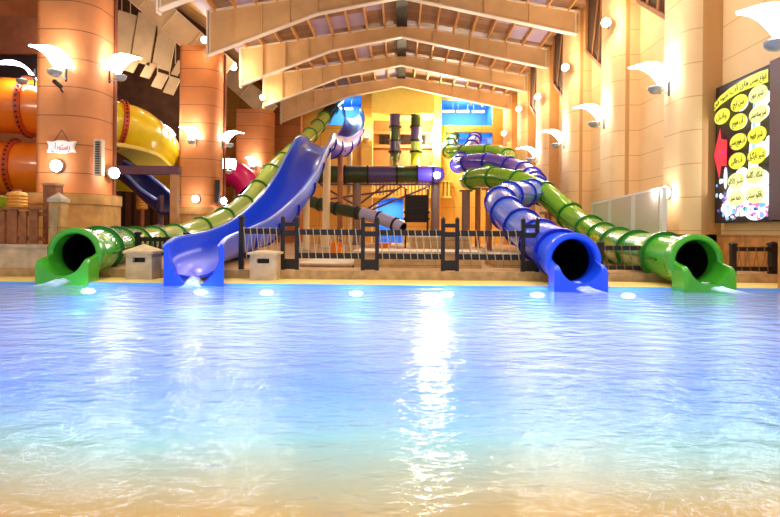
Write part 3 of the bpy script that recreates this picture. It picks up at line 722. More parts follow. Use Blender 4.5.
def drop_tube(px, Y, lab, ms, r=.42):
    top = P(px, 108, Y); t = thing('drop_tube', lab, 'water slide', P(px, 166, Y), 'upright tubes in the end wall recess')
    ys = [108, 127, 141, 152]
    for i in range(3):
        q = MB(); a, b = P(px, ys[i], Y), P(px, ys[i + 1], Y); q.lathe(b, [(r - .05, 0), (r, 0), (r, (a - b).length), (r - .05, (a - b).length)], 24, a - b); q.build('tube_section', ms[i], t, True)
        q = MB(); q.lathe(b, [(r, -.07), (r + .09, -.07), (r + .09, .07), (r, .07)], 24, a - b); q.build('flange_ring', BLACKG, t, True)
    b = P(px, 152, Y); pts = resample(spline([b, b + V((0, -.2, -.7)), b + V((0, -1.2, -1.3)), b + V((0, -3., -1.75)), b + V((0, -5.0, -2.1)), b + V((0, -6.2, -2.4))]), .3)
    fr, tg = frames_of(pts, None); q = MB(); hollow(q, pts, fr, r, .04, 20); q.build('elbow', [ms[3], TUBE_SHADE], t, True)
drop_tube(395, 44.4, 'upright purple and green tube rising nearer the blue slides in the end recess', [PURPLE, GREENX, PURPLE, GREENX])
drop_tube(416, 44.4, 'upright green tube rising beside the glaring lamp', [GREENX, PURPLE, GREENL, LIMEF])
# smaller dark slide under it
def small_slide():
    t = thing('body_slide', 'narrow dark green tube slide sloping down behind the rope fence', 'water slide', P(360, 214, 30))
    pc = [P(300, 198, 31), P(325, 206, 30.5), P(348, 211, 30), P(368, 215, 29.5), P(388, 221, 29), P(403, 228, 28.5)]
    pts = resample(spline(pc), .25); fr, tg = frames_of(pts); h = int(len(pts) * .58)
    q = MB(); hollow(q, pts[:h + 1], fr[:h + 1], .32, .04, 20); q.build('tube_section', [GREENX, TUBE_SHADE], t, True)
    q = MB(); hollow(q, pts[h:], fr[h:], .32, .04, 20); q.build('tube_section', [mat('lilac_fibreglass', S(176, 170, 206), .3), TUBE_SHADE], t, True)
    s = arclen(pts); rings(t, pts, fr, tg, .32, [1.2 * k for k in range(1, int(s[-1] / 1.2) + 1)], BLACKG, .1, .05)
small_slide()

# orange raft tubes and the yellow one behind the first column
def big_tube(name, lab, ctrl, R, m, ringm, ringat, extra=None):
    t = thing(name, lab, 'water slide', ctrl[len(ctrl) // 2] - V((0, 0, R)))
    pts = resample(spline(ctrl), .4); fr, tg = frames_of(pts); q = MB(); hollow(q, pts, fr, R, .06, 32); q.build('tube_section', [m, TUBE_SHADE], t, True)
    rg = rings(t, pts, fr, tg, R, ringat, ringm, .22, .1)
    s = arclen(pts)
    # bolt heads round each flange
    for x in ringat:
        i = min(range(len(s)), key=lambda k: abs(s[k] - x)); p, (a, b), tt = pts[i], fr[i], tg[i]
        for j in range(36):
            an = 2 * PI * j / 36; dr = a * math.cos(an) + b * math.sin(an)
            if dr.y > .35: continue
            c = p + dr * (R + .1); bq = MB(); bq.tube(c, c + dr * .06, .04, n=6); bq.build('bolt_head', DKM, rg[ringat.index(x)])
    return t, pts, fr
big_tube('orange_raft_tube', 'upper wide orange raft tube passing behind the column with the sign', [P(-40, 104, 22.6), P(0, 105, 22.8), P(30, 107, 23), P(75, 110, 23.4)], 1.12, ORANGE, ORANGED, [2.62])
big_tube('orange_raft_tube', 'lower wide orange raft tube above the brown picket fence', [P(-40, 166, 22.6), P(0, 167, 22.8), P(30, 168, 23), P(75, 170, 23.4)], 1.03, ORANGE, ORANGED, [2.1])
def yellow_tube():
    ctrl = [P(100, 122, 25), P(118, 124, 25.4), P(135, 129, 26), P(153, 143, 28.3), P(169, 161, 31.4), P(183, 182, 34)]
    t, pts, fr = big_tube('yellow_raft_tube', 'wide yellow raft tube curving down towards the second column', ctrl, 1.0, YELF, ORANGED, [1.0])
    s = arclen(pts)
    for k in range(2, 6):
        i = min(range(len(s)), key=lambda q: abs(s[q] - (.7 + .72 * k))); i2 = min(len(pts) - 1, i + 1); mb = MB()
        def q(i_, an): a, b = fr[i_]; return pts[i_] + (a * math.cos(an) + b * math.sin(an)) * 1.03
        vs = []
        for r_ in (i, i2):
            for an in (-4, 10, 24, 38): vs.append(q(r_, math.radians(an)))
        mb.add(vs, [(j, j + 1, j + 5, j + 4) for j in range(3)]); mb.build('skylight_pane', PINKW, t)
    mb = MB(); pr = [(-1.1, -.75), (-.75, -1.02), (-.9, -1.1), (-1.2, -.85)]; mb.sweep(pts, [(-.8, -.95), (.8, -.95), (.8, -1.12), (-.8, -1.12)], fr); mb.build('support_strip', mat('pale_yellow_steel', S(240, 214, 90), .4), t)
yellow_tube()
def chute(name, lab, ctrl, w, m, rimm):
    t = thing(name, lab, 'water slide', ctrl[-1]); pts = resample(spline(ctrl), .3); fr, tg = frames_of(pts)
    inner = [(w * math.cos(PI + PI * j / 12), w * math.sin(PI + PI * j / 12)) for j in range(13)]; outer = [((w + .06) * math.cos(-PI * j / 12), (w + .06) * math.sin(-PI * j / 12)) for j in range(13)]
    mb = MB(); mb.sweep(pts, inner + outer, fr, caps=False); mb.build('chute', m, t, True)
    for sg in (-1, 1):
        mb = MB(); mb.sweep(pts, [(sg * (w - .02), 0), (sg * (w + .12), 0), (sg * (w + .12), .08), (sg * (w - .02), .08)], fr); mb.build('rim', rimm, t)
    return t
chute('navy_chute', 'navy blue chute sloping down under the mauve beam', [P(112, 160, 27), P(130, 170, 26.4), P(146, 183, 25.8), P(158, 194, 25.2), P(168, 201, 24.9)], .6, NAVY, BLUERIM)
chute('yellow_chute', 'short yellow chute end below the mauve beam beside the thick column', [P(96, 176, 28), P(122, 178, 28), P(150, 180, 28.2)], .6, LIMEF, YELF)
lime_ = chute('lime_chute', 'lime green chute glimpsed above the brown picket fence', [P(-20, 196, 21.6), P(5, 198, 21.8), P(27, 200, 22)], .45, mat('lime_plastic', S(160, 205, 20), .35), YELF)
mg, mgp, _ = big_tube('magenta_tube', 'magenta tube glimpsed between the second and third columns', [P(214, 172, 39), P(228, 172, 38.6), P(242, 178, 38.2), P(250, 190, 38)], .85, MAG, mat('dark_magenta', S(140, 10, 60), .4), [1.5])

def leg(t, p, m=BRNP):
    q = MB(); q.tube((p.x, p.y, DZ), p, .14, n=12); q.build('support_leg', m, t, True)
leg(lime_, P(5, 200, 21.8) - V((0, 0, .4)))
leg(mg, mgp[len(mgp) // 2] - V((0, 0, .8)))
# timber gantry beside the second column
def gantry():
    t = thing('gantry', 'mauve gantry beam on a tan post between the thick and second columns', 'platform frame', (-11, 24.4, DZ))
    q = MB(); q.bar(P(108, 170, 24.4), P(180, 170.5, 24.4), .36, .36); q.build('crossbeam', MAUVE, t)
    for a, b, w, m in ((175, 24.4, .3, TANP),):
        x = P(a, 170, 24.4); q = MB(); q.box(x.x - w / 2, x.x + w / 2, 24.25, 24.55, DZ, x.z - .18); q.build('post', m, t)
    x = P(161, 200, 25.2); q = MB(); q.lathe((x.x, 25.2, DZ), [(.12, 0), (.12, x.z - DZ + .2)], 16); q.build('pole', MAUVE, t, True)
gantry()
t = thing('bollard', 'rounded mauve bollard at the foot of the gantry', 'bollard', (P(160, 220, 24).x, 23.6, DZ)); q = MB(); x = P(158.5, 225, 23.6)
q.lathe((x.x, 23.6, DZ), [(.36, 0), (.38, .7), (.34, .95), (.22, 1.1), (0, 1.15)], 20); q.build('body', MAUVE, t, True)
q = MB(); q.lathe((x.x, 23.6, DZ), [(.42, 0), (.42, .18), (.37, .22)], 20); q.build('base_ring', DKM, t, True)
# slatted boards behind the gantry and a totem of yellow rings
mb = MB(); a, b = P(108, 214, 33.3), P(182, 182, 33.3); mb.box(a.x, b.x, 33.2, 33.4, DZ, b.z + .5); structure(mb.build('trim_7', SLATW))
def totem(px, Y, y0, y1, lab):
    b = P(px, y1, Y); top = P(px, y0, Y); t = thing('ring_totem', lab, 'play post', (b.x, Y, DZ), 'ringed play posts')
    q = MB(); q.tube((b.x, Y, DZ), (b.x, Y, top.z + .2), .12); q.build('pole', BRNP, t, True)
    n = 5
    for i in range(n):
        z = b.z + (top.z - b.z) * i / n; q = MB(); q.lathe((b.x, Y, z), [(.12, 0), (.26, .04), (.3, .12), (.26, .2), (.12, .24)], 16); q.build('ring', mat('amber_plastic', S(224, 160, 60), .4), t, True)
totem(142, 30, 196, 210, 'post with amber rings under the yellow chute')
totem(17, 17.5, 196, 212, 'post with amber rings behind the brown picket fence')

# ================================================================== POLES and supports
def pole(px, Y, ytop, w, m, lab, brk=True):
    p = P(px, ytop, Y); t = thing('support_pole', lab, 'pole', (p.x, Y, DZ), 'slide support poles')
    q = MB(); q.tube((p.x, Y, DZ), (p.x, Y, p.z), w, n=18); q.build('shaft', m, t, True)
    q = MB(); q.lathe((p.x, Y, DZ), [(w * 1.9, 0), (w * 1.9, .05), (w * 1.05, .07)], 18); q.build('base_plate', GREYM, t)
    if brk:
        q = MB(); q.bar((p.x - .35, Y, p.z - .05), (p.x + .35, Y, p.z - .05), .12, .1); q.build('saddle', m, t)
    return t
pole(306.5, 26, 190, .15, CRMP, 'short white pole under the open blue slide')
pole(327, 30, 146, .2, CRMP, 'cream pole carrying the crest of the open blue slide')
pole(340.5, 35, 150, .17, BRNP, 'brown pole carrying the twisted back of the open blue slide')
pole(350, 40, 138, .17, CRMP, 'cream pole under the top turn of the open blue slide')
pole(435.5, 38.6, 182, .3, GRYP, 'thick grey pole under the domed end of the level tube')
pole(466, 30, 190, .22, GRYP, 'grey pole under the turn of the green slide')
pole(478, 33.4, 178, .16, BRNP, 'brown pole under the violet loop of the blue slide')
pole(489, 27.4, 188, .16, BRNP, 'brown pole nearest the blue tube where the green slide turns')
pole(520, 24.2, 205, .15, TANP, 'tan pole under the loop of the blue tube')
pole(548, 23.4, 212, .14, BRNP, 'brown pole under the green slide by the sloped partition')
def mast():
    Y = 38.2; p = P(357, 183, Y); t = thing('support_mast', 'dusky steel mast with raking braces under the level tube', 'support', (p.x, Y, DZ))
    q = MB(); q.tube((p.x, Y, DZ), (p.x, Y, p.z), .28, n=18); q.build('shaft', GRYP, t, True)
    for a, b in (((357, 216), (402, 186)), ((357, 206), (385, 185)), ((357, 216), (430, 186)), ((357, 206), (322, 186)), ((357, 218), (322, 200)), ((322, 200), (395, 190))):
        q = MB(); q.tube(P(*a, Y), P(*b, Y), .07, n=8); q.build('brace', MAUVE, t, True)
    q = MB(); q.bar(P(320, 184.5, Y), P(432, 184.5, Y), .2, .12); q.build('carrier_rail', MAUVE, t)
mast()
# dark rope-net box on legs in front of the yellow wall
def net_box():
    Y = 33; a, b = P(405, 222, Y), P(428, 195, Y); t = thing('climbing_tower', 'black boxy climbing tower hung in front of the yellow wall', 'tower', ((a.x + b.x) / 2, Y, DZ))
    q = MB(); q.box(a.x, b.x, Y, Y + .9, a.z, b.z); q.build('body', DARKW, t)
    for x in (a.x - .02, b.x - .06):
        q = MB(); q.box(x, x + .1, Y - .12, Y - .01, DZ, b.z + .35); q.build('post', BLACKG, t)
        for z in (a.z + .12, (a.z + b.z) / 2 - .3): q2 = MB(); q2.lathe((x + .05, Y - .06, z), [(.1, 0), (.13, .04), (.13, .1), (.1, .14)], 10); q2.build('clamp', BLACKG, t)
    for i in range(7):
        z = a.z + (b.z - a.z) * (i + .5) / 7; q = MB(); q.box(a.x + .06, b.x - .06, Y - .07, Y - .015, z - .06, z + .06); q.build('rung', mat('black_timber', S(30, 16, 14), .6), t)
    # cables up to the level tube
    for x0, x1 in ((a.x + .1, -1.), (b.x - .1, .9)):
        q = MB(); q.tube((x0, Y - .06, b.z + .3), (x1 + .9, Y + 4.4, P(400, 186, 38).z), .03, n=6); q.build('stay', BLACKG, t)
net_box()

# ================================================================== SCONCES and lamps
def sconce_proto():
    t = thing('sail_lamp', 'x', 'wall lamp', (0, 0, 0), 'sail wall lamps')
    L, n, k = 1.5, 14, 8; mb = MB(); top = []; bot = []
    for i in range(n + 1):
        a = i / n; wd = .52 * (1 - .9 * a ** 2.6); z = .42 * a + .36 * math.sin(PI * min(1, a * 1.02) ** .8)
        for j in range(k + 1):
            u = j / k * 2 - 1; zz = z - .10 * u * u * (1 - a)
            top.append((u * wd, -.08 - a * L, zz + .02)); bot.append((u * wd, -.08 - a * L, zz - .02))
    vs = top + bot; o = len(top); q = k + 1; fs = []
    for i in range(n):
        for j in range(k):
            f = (i * q + j, i * q + j + 1, (i + 1) * q + j + 1, (i + 1) * q + j); fs += [f, tuple(o + x for x in reversed(f))]
    edge = [j for j in range(q)] + [i * q + k for i in range(1, n + 1)] + [n * q + j for j in range(k - 1, -1, -1)] + [i * q for i in range(n - 1, 0, -1)]
    fs += [(edge[i], edge[(i + 1) % len(edge)], o + edge[(i + 1) % len(edge)], o + edge[i]) for i in range(len(edge))]
    mb.add(vs, fs); mb.build('sail', SAILM, t, True)
    c = V((0, -.55, -.34)); b = MB(); b.lathe(c, [(.05, -.16), (.16, -.12), (.25, -.02), (.28, .08), (.26, .09), (.2, .02)], 20); bw = b.build('bowl', GREYM, t, True)
    b = MB(); b.lathe(c + V((0, 0, .02)), [(.0, 0), (.14, .01), (.15, .05), (.1, .09), (0, .1)], 16); b.build('bulb', BULBW, bw, True)
    b = MB(); b.bar((0, -.03, -.55), (0, -.03, .3), .06); b.build('wall_bar', DKM, t)
    b = MB(); b.bar((0, -.03, -.45), (0, -.5, -.46), .05); b.bar((0, -.5, -.47), (0, -.5, -.4), .06); b.build('arm', GREYM, t)
    b = MB(); b.bar((0, -.03, .1), (0, -.3, .16), .035); b.build('sail_bracket', DKM, t)
    t.scale = (.82, .82, .82); return t
SC0 = sconce_proto(); used = [0]
SCP = 7.
def sconce(loc, rz, lab):
    loc = V(loc)
    if not used[0]: SC0.location = loc; SC0.rotation_euler = (0, 0, rz); SC0['label'] = lab; used[0] = 1
    else: dup(SC0, loc, lab, rz=rz)
    o = V((0, -.72, .06)); o.rotate(Matrix.Rotation(rz, 3, 'Z')); light('POINT', loc + o, SCP, (.86, .9, 1), .1)
    o = V((0, -.25, .75)); o.rotate(Matrix.Rotation(rz, 3, 'Z')); light('POINT', loc + o, SCP * .8, (.9, .92, 1), .2)
def rz_out(dx, dy): return math.atan2(dx, -dy)      # the lamp reaches out along (dx, dy)
for k, y in enumerate((11.4, 16.75, 22.1, 27.5, 32.9)):
    sconce((8.05, y + .05, 5.75 if k else 5.3), rz_out(-1, -.12), 'white sail lamp on the pale wall, ' + ('hanging above the menu screen', 'nearest beyond the menu screen', 'second beyond the menu screen', 'third beyond the menu screen', 'fourth and smallest beyond the menu screen')[k])
sconce(P(67, 68, 18.42), rz_out(-.35, -1), 'white sail lamp on the front of the column with the sign')
p = P(112, 74, 19.5); sconce((-10.28, 19.7, 6.75), rz_out(1, -.25), 'white sail lamp reaching sideways from the column with the sign')
p = P(37, 76, 22); sconce((p.x, 21.9, p.z), rz_out(-1, -.3), 'white sail lamp over the orange raft tubes')
sconce(P(197, 138, 29.42), rz_out(-.35, -1), 'white sail lamp on the front of the second column')
p = P(223, 140, 30.4); sconce((-9.73, 30.5, p.z), rz_out(1, -.25), 'white sail lamp reaching sideways from the second column')
sconce(P(256, 165, 40.2), rz_out(-.3, -1), 'white sail lamp low on the third column')
p = P(228, 168, 33.4); sconce((p.x, 33.4, p.z), rz_out(.4, -1), 'white sail lamp above the magenta tube')
p = P(171, 136, 28.5); sconce((p.x - .2, 29.45, p.z + .2), rz_out(-.8, -.6), 'small white sail lamp seen behind the yellow raft tube')

def spot_proto():
    t = thing('spot_lamp', 'x', 'spotlight', (0, 0, 0), 'round spotlights')
    b = MB(); b.lathe((0, -.16, 0), [(.1, .16), (.17, .1), (.2, 0), (.18, -.02), (.17, .0)], 18, (0, 1, 0)); hs_ = b.build('housing', DKM, t, True)
    b = MB(); b.lathe((0, -.17, 0), [(.0, -.1), (.1, -.09), (.17, -.03), (.18, .02), (0, .03)], 18, (0, 1, 0)); b.build('lens', BULBY, hs_, True)
    b = MB(); b.bar((0, 0, 0), (.0, .25, 0), .06); b.bar((0, .25, -.1), (0, .25, .1), .1, .04); b.build('bracket', DKM, t)
    return t
SP0 = spot_proto(); su = [0]
def spot(loc, lab, power=300, rz=0., col=(1, .8, .5), rad=.18):
    loc = V(loc)
    if not su[0]: SP0.location = loc; SP0['label'] = lab; SP0.rotation_euler = (0, 0, rz); su[0] = 1
    else: dup(SP0, loc, lab, rz=rz)
    o = V((0, -.45, 0)); o.rotate(Matrix.Rotation(rz, 3, 'Z')); light('POINT', loc + o, power, col, rad)
SPW = 120
for k, (px, py, Y) in enumerate(((605, 25, 21.4), (567, 69, 26.6), (541, 98, 31.9), (523, 110, 37), (507, 134, 42.2))):
    p = P(px, py, Y); spot((7.8, Y - .1, p.z), 'glowing round spotlight on the pale wall, ' + ('highest of the row', 'second of the row', 'third of the row', 'fourth of the row', 'last of the row near the end wall')[k], SPW, rz_out(-.6, -1))
for k, (px, py, Y) in enumerate(((204, 41, 29.1), (233, 68, 31.4), (262, 98, 36.9))):
    p = P(px, py, Y); spot(p, 'glowing round spotlight under the roof ends, ' + ('at the top of the second column', 'below the beam end past the second column', 'at the top of the third column')[k], SPW, rz_out(.5, -1))
# glaring lamp on the yellow pier and two smaller ones
p = P(434, 136, 44.9)
t = thing('pier_lamp', 'glaring warm lamp on the yellow pier of the end wall', 'lamp', p)
b = MB(); b.lathe(p, [(0, -.36), (.22, -.28), (.34, -.08), (.34, .08), (.22, .28), (0, .36)], 20); b.build('globe', mat('glaring_bulb', (1, 1, 1), emit=(1, .9, .66), es=500), t, True)
b = MB(); b.tube(p + V((0, .2, 0)), p + V((0, .45, 0)), .12); b.build('bracket', DKM, t)
light('POINT', p + V((0, -1.0, 0)), 340, (1, .8, .42), .3)
p = P(367, 140, 45.0)
t = thing('up_lamp', 'warm bracket lamp on the pier behind the twisted blue slide', 'lamp', p)
b = MB(); b.lathe(p, [(.05, -.2), (.3, .0), (.34, .16), (.28, .16)], 18); b.build('bowl', CREAM, t, True)
b = MB(); b.lathe(p + V((0, 0, .08)), [(0, 0), (.2, .03), (.2, .12), (0, .2)], 14); b.build('bulb', BULBY, t, True)
b = MB(); b.bar(p + V((0, 0, -.12)), p + V((0, .35, -.12)), .08); b.build('bracket', DKM, t)
light('POINT', p + V((0, -.3, .7)), 110, (1, .8, .35), .2)
p = P(437, 175, 36.9)
t = thing('flood_lamp', 'cold white flood lamp on the domed end of the level tube', 'lamp', p)
b = MB(); b.lathe(p, [(.0, -.1), (.16, -.08), (.22, .0), (.22, .1), (.12, .25)], 18, (0, 1, 0)); b.build('lens', mat('cold_bulb', (1, 1, 1), emit=(.75, .88, 1), es=25), t, True)
b = MB(); b.tube(p + V((0, .15, 0)), p + V((0, .6, 0)), .1); b.build('housing', GREYM, t)
light('POINT', p + V((.0, -.6, 0)), 90, (.75, .88, 1), .2)
# round bulkhead lamps
for k, (px, py, Y, lab, dx, dy) in enumerate(((57, 166, 18.42, 'round white bulkhead lamp under the white sign', 0, -1), (113.5, 173, 19.6, 'round white bulkhead lamp beside the downpipe of the thick column', 1, -.6), (196, 199, 29.4, 'round white bulkhead lamp low on the second column', 0, -1),
                                     (223, 201, 30, 'small round bulkhead lamp at the edge of the second column', 1, -.6), (666, 192.5, 16.95, 'round white bulkhead lamp above the sloped partition', -1, -.5))):
    p = P(px, py, Y)
    if k == 4: p = P(666, 192.5, 16.78)
    t = thing('bulkhead_lamp', lab, 'wall lamp', p, 'round bulkhead lamps'); d = V((dx, dy, 0)).normalized()
    b = MB(); b.lathe(p, [(.2, -.12), (.22, 0), (.2, .05)], 20, d); b.build('back_ring', GREYM, t, True)
    b = MB(); b.lathe(p + d * .04, [(.18, 0), (.17, .06), (.1, .11), (0, .13)], 20, d); b.build('dome', BULBW, t, True)
    light('POINT', p + d * .5, 34, (.95, .95, 1), .15)

# small speaker bracket under the first sail lamp
p = P(61, 87, 18.4); t = thing('wall_camera', 'small dark camera on a bracket below the sail lamp of the thick column', 'camera', p)
b = MB(); b.tube(p, p + V((-.05, -.3, .12)), .07); b.build('body', DKM, t, True)
b = MB(); b.bar(p + V((0, .1, -.15)), p + V((0, -.1, 0)), .04); b.build('bracket', DKM, t)

# brown triangular grilles hung high between the pilasters
for k in range(1, 5):
    ya, yb = 15.7 + 5.4 * (k - 1) + 1.6, 15.7 + 5.4 * (k - 1) + 3.9
    t = thing('wall_grille', 'brown three-sided grille with ochre bars high in the wall bay, ' + ('closest to the camera', 'second from the camera', 'third from the camera', 'fourth from the camera')[k - 1], 'grille', (8.6, ya, 7.7), 'grilles in the wall bays')
    x = 8.3; tri = [(x, ya, 7.8), (x, yb, 9.3), (x, yb, 12.0), (x, ya, 12.0)]
    b = MB(); b.prism(tri, (.12, 0, 0)); b.build('mesh_panel', GRILLE, t)
    for a, c in ((0, 1), (0, 3), (1, 2)):
        b = MB(); b.bar(V(tri[a]) - V((.03, 0, 0)), V(tri[c]) - V((.03, 0, 0)), .1, .14); b.build('frame_bar', OCHRE if a or c == 3 else BROWNW, t)
    for f in (.35, .7):
        b = MB(); b.bar(V(tri[0]).lerp(V(tri[1]), f) - V((.03, 0, 0)), V((x - .03, ya + (yb - ya) * (f * .4), 12)), .05, .08); b.build('glazing_bar', OCHRE, t)
    b = MB(); b.box(8.3, 8.98, ya, yb, 11.8, 12.0); b.build('top_rail', BROWNW, t)

# ================================================================== MENU SCREEN
ARB = {'ا': ('\uFE8D', '\uFE8E'), 'آ': ('\uFE81', '\uFE82'), 'و': ('\uFEED', '\uFEEE'), 'ر': ('\uFEAD', '\uFEAE'), 'ز': ('\uFEAF', '\uFEB0'), 'د': ('\uFEA9', '\uFEAA'),
       'ب': ('\uFE8F', '\uFE90', '\uFE91', '\uFE92'), 'پ': ('\uFB56', '\uFB57', '\uFB58', '\uFB59'), 'ت': ('\uFE95', '\uFE96', '\uFE97', '\uFE98'), 'س': ('\uFEB1', '\uFEB2', '\uFEB3', '\uFEB4'), 'ش': ('\uFEB5', '\uFEB6', '\uFEB7', '\uFEB8'),
       'ن': ('\uFEE5', '\uFEE6', '\uFEE7', '\uFEE8'), 'ی': ('\uFBFC', '\uFBFD', '\uFBFE', '\uFBFF'), 'ه': ('\uFEE9', '\uFEEA', '\uFEEB', '\uFEEC'), 'م': ('\uFEE1', '\uFEE2', '\uFEE3', '\uFEE4'), 'ل': ('\uFEDD', '\uFEDE', '\uFEDF', '\uFEE0'), 'ط': ('\uFEC1', '\uFEC2', '\uFEC3', '\uFEC4'),
       'ک': ('\uFB8E', '\uFB8F', '\uFB90', '\uFB91'), 'گ': ('\uFB92', '\uFB93', '\uFB94', '\uFB95'), 'ق': ('\uFED5', '\uFED6', '\uFED7', '\uFED8'), 'ع': ('\uFEC9', '\uFECA', '\uFECB', '\uFECC'), 'ج': ('\uFE9D', '\uFE9E', '\uFE9F', '\uFEA0'), 'خ': ('\uFEA5', '\uFEA6', '\uFEA7', '\uFEA8'), 'ف': ('\uFED1', '\uFED2', '\uFED3', '\uFED4'), 'چ': ('\uFB7A', '\uFB7B', '\uFB7C', '\uFB7D')}
def shape_text(s):
    out = []
    for i, c in enumerate(s):
        if c not in ARB: out.append(c); continue
        f = ARB[c]; prev = i > 0 and s[i - 1] in ARB and len(ARB[s[i - 1]]) == 4; nxt = i + 1 < len(s) and s[i + 1] in ARB and len(f) == 4
        out.append(f[(3 if prev else 2) if nxt else (1 if prev else 0)])
    return ''.join(reversed(out))
def text_mesh(txt, size, m, parent, origin, ux, uy, name='lettering', thick=.004, width=None):
    cu = bpy.data.curves.new('t', 'FONT'); cu.body = shape_text(txt); cu.size = size; cu.align_x = 'CENTER'; cu.align_y = 'CENTER'; cu.extrude = thick; cu.resolution_u = 3
    tmp = bpy.data.objects.new('t', cu); COL.objects.link(tmp); dg = bpy.context.evaluated_depsgraph_get(); me = bpy.data.meshes.new_from_object(tmp.evaluated_get(dg)); bpy.data.objects.remove(tmp)
    xs = [v.co.x for v in me.vertices] or [0]; k = 1.
    if width and max(xs) - min(xs) > 0: k = width / (max(xs) - min(xs))
    ux, uy = V(ux), V(uy); n = ux.cross(uy)
    off = V((0, 0, 0)); q = parent
    while q is not None: off = off + q.location; q = q.parent
    for v in me.vertices: c = v.co.copy(); v.co = V(origin) + ux * c.x * k + uy * c.y + n * c.z - off
    me.materials.clear(); me.materials.append(m); o = bpy.data.objects.new(name, me); COL.objects.link(o); o.parent = parent; return o
def screen():
    X = 8.72; Y0 = X * F / 315; Y1 = X * F / 371; zb, zt = 1.46, 4.86
    p = P(714.5, 90, Y0); zt = p.z; zb = P(713, 221, Y0).z
    t = thing('menu_screen', 'tall lit menu screen in a black case on the pale wall', 'screen', (X + .2, (Y0 + Y1) / 2, zb))
    q = MB(); q.box(X + .03, X + .2, Y1 - .02, Y0 + .06, zb - .06, zt + .06); q.build('case', BLACKG, t)
    q = MB(); q.box(X - .1, X + .2, Y1 - .7, Y1 - .06, zb - .02, zt + .06); q.build('side_case', mat('grey_violet_case', S(96, 70, 72), .35), t)
    q = MB(); q.box(X + .2, 8.99, (Y0 + Y1) / 2 - .25, (Y0 + Y1) / 2 + .25, (zb + zt) / 2 - .5, (zb + zt) / 2 + .5); q.build('wall_bracket', DKM, t)
    W, H = Y0 - Y1, zt - zb
    def E(c, es=1.1): return mat('screen_%d_%d_%d' % tuple(int(x * 255) for x in c), (0, 0, 0), .3, emit=c, es=es)
    cols = [E(S(34, 20, 26), .6), E(S(240, 232, 70)), E(S(222, 40, 60)), E(S(244, 250, 255), 1.3), E(S(120, 180, 235)), E(S(214, 110, 190)), E(S(90, 200, 170)), E(S(40, 60, 150)), E(S(248, 246, 150)), E(S(150, 200, 255))]
    q = MB(); lay = [0.]
    def poly(pts, mi):
        lay[0] += .0008; x = X + .03 - .004 - lay[0]
        q.prism([(x, Y0 - u * W, zb + v * H) for u, v in pts], (.003, 0, 0), mi)
    def ell(u, v, a, b, mi, n=26): poly([(u + a * math.cos(2 * PI * i / n), v + b * math.sin(2 * PI * i / n)) for i in range(n)], mi)
    def uv(px, py):
        # through the screen plane
        tt = math.tan(ROLL); dx = px - VX; dy = py - VY; xu = dx + tt * dy; yu = dy - tt * dx; Y = X * F / xu; z = CAMZ - yu * Y / F; return ((Y0 - Y) / W, (z - zb) / H)
    poly([(0, 0), (1, 0), (1, 1), (0, 1)], 0)
    # pale tower shapes in the middle and a drift of white below
    poly([uv(746, 218), uv(758, 218), uv(757, 150), uv(762, 85), uv(757, 84), uv(752, 110), uv(748, 150)], 3)
    poly([uv(751, 150), uv(754, 150), uv(755, 100), uv(752, 104)], 9)
    for px, py, a, b in ((741, 176, .13, .06), (742, 190, .15, .07), (741, 205, .16, .08), (760, 180, .14, .07), (762, 196, .15, .08), (731, 195, .1, .07), (727, 208, .12, .06), (762, 150, .12, .06), (768, 140, .05, .03), (762, 112, .11, .05), (764, 98, .1, .05), (740, 122, .12, .05), (741, 104, .12, .05), (755, 210, .2, .07), (725, 178, .035, .08)):
        u, v = uv(px, py); ell(u, v, a, b, 3)
    for i in range(70):
        u = random.uniform(.02, .98); v = random.uniform(.01, .12 if u > .25 else .32); ell(u, v, random.uniform(.012, .045), random.uniform(.008, .022), random.choice((3, 3, 4, 5, 6, 7, 5, 9)), 10)
    # curved title band
    up = [uv(714.6, 104), uv(722, 96), uv(731, 88.5), uv(741.7, 81.5), uv(752, 76), uv(762, 71.5), uv(770, 69)]; lo = [uv(714.6, 112), uv(722, 105), uv(731, 98.5), uv(741.7, 92), uv(752, 88), uv(762, 84.5), uv(770, 82)]
    up = [(min(1, max(0, u)), min(1, v)) for u, v in up]; lo = [(min(1, max(0, u)), v) for u, v in lo]
    for i in range(6): poly([up[i], up[i + 1], lo[i + 1], lo[i]], 1)
    poly([uv(715.6, 155), uv(722, 128), uv(723, 139), uv(729, 140), uv(728.5, 166), uv(723, 166), uv(721, 179)], 2)
    ov = [(723.8, 116.5, 'وانیل'), (740.9, 103, 'سن ایچ'), (740, 122, 'آب هویج'), (740, 141.7, 'آب هویج بستنی'), (739, 160.9, 'آب طالبی'), (738, 181, 'شیر کاکائو'.replace('ئ', '')), (738, 198, 'خامه عسل'), (760, 94, 'شیر موز'), (760.5, 114, 'شیر پسته بستنی'), (759, 135, 'شیر قهوه'), (759, 155.6, 'شیر نارگیل'), (757, 175, 'شکلات گلاسه'), (757, 195, 'باقلوا بستنی')]
    for px, py, s in ov: u, v = uv(px, py); ell(u, v, .155, .058, 8 if py > 170 or px > 750 and py < 120 else 1)
    dsp = q.build('display', cols, t)
    ink = mat('black_ink', S(20, 24, 20), .6)
    xt = X + .03 - .012 - lay[0]
    for px, py, s in ov:
        u, v = uv(px, py); text_mesh(s, .2, ink, dsp, (xt, Y0 - u * W, zb + v * H), (0, -1, 0), (0, 0, 1), width=.26 * W if len(s) > 8 else .2 * W)
    # title lettering follows the band
    words_ = ['طبیعی', 'میوه', 'آب', 'های', 'بستنی', 'انواع']
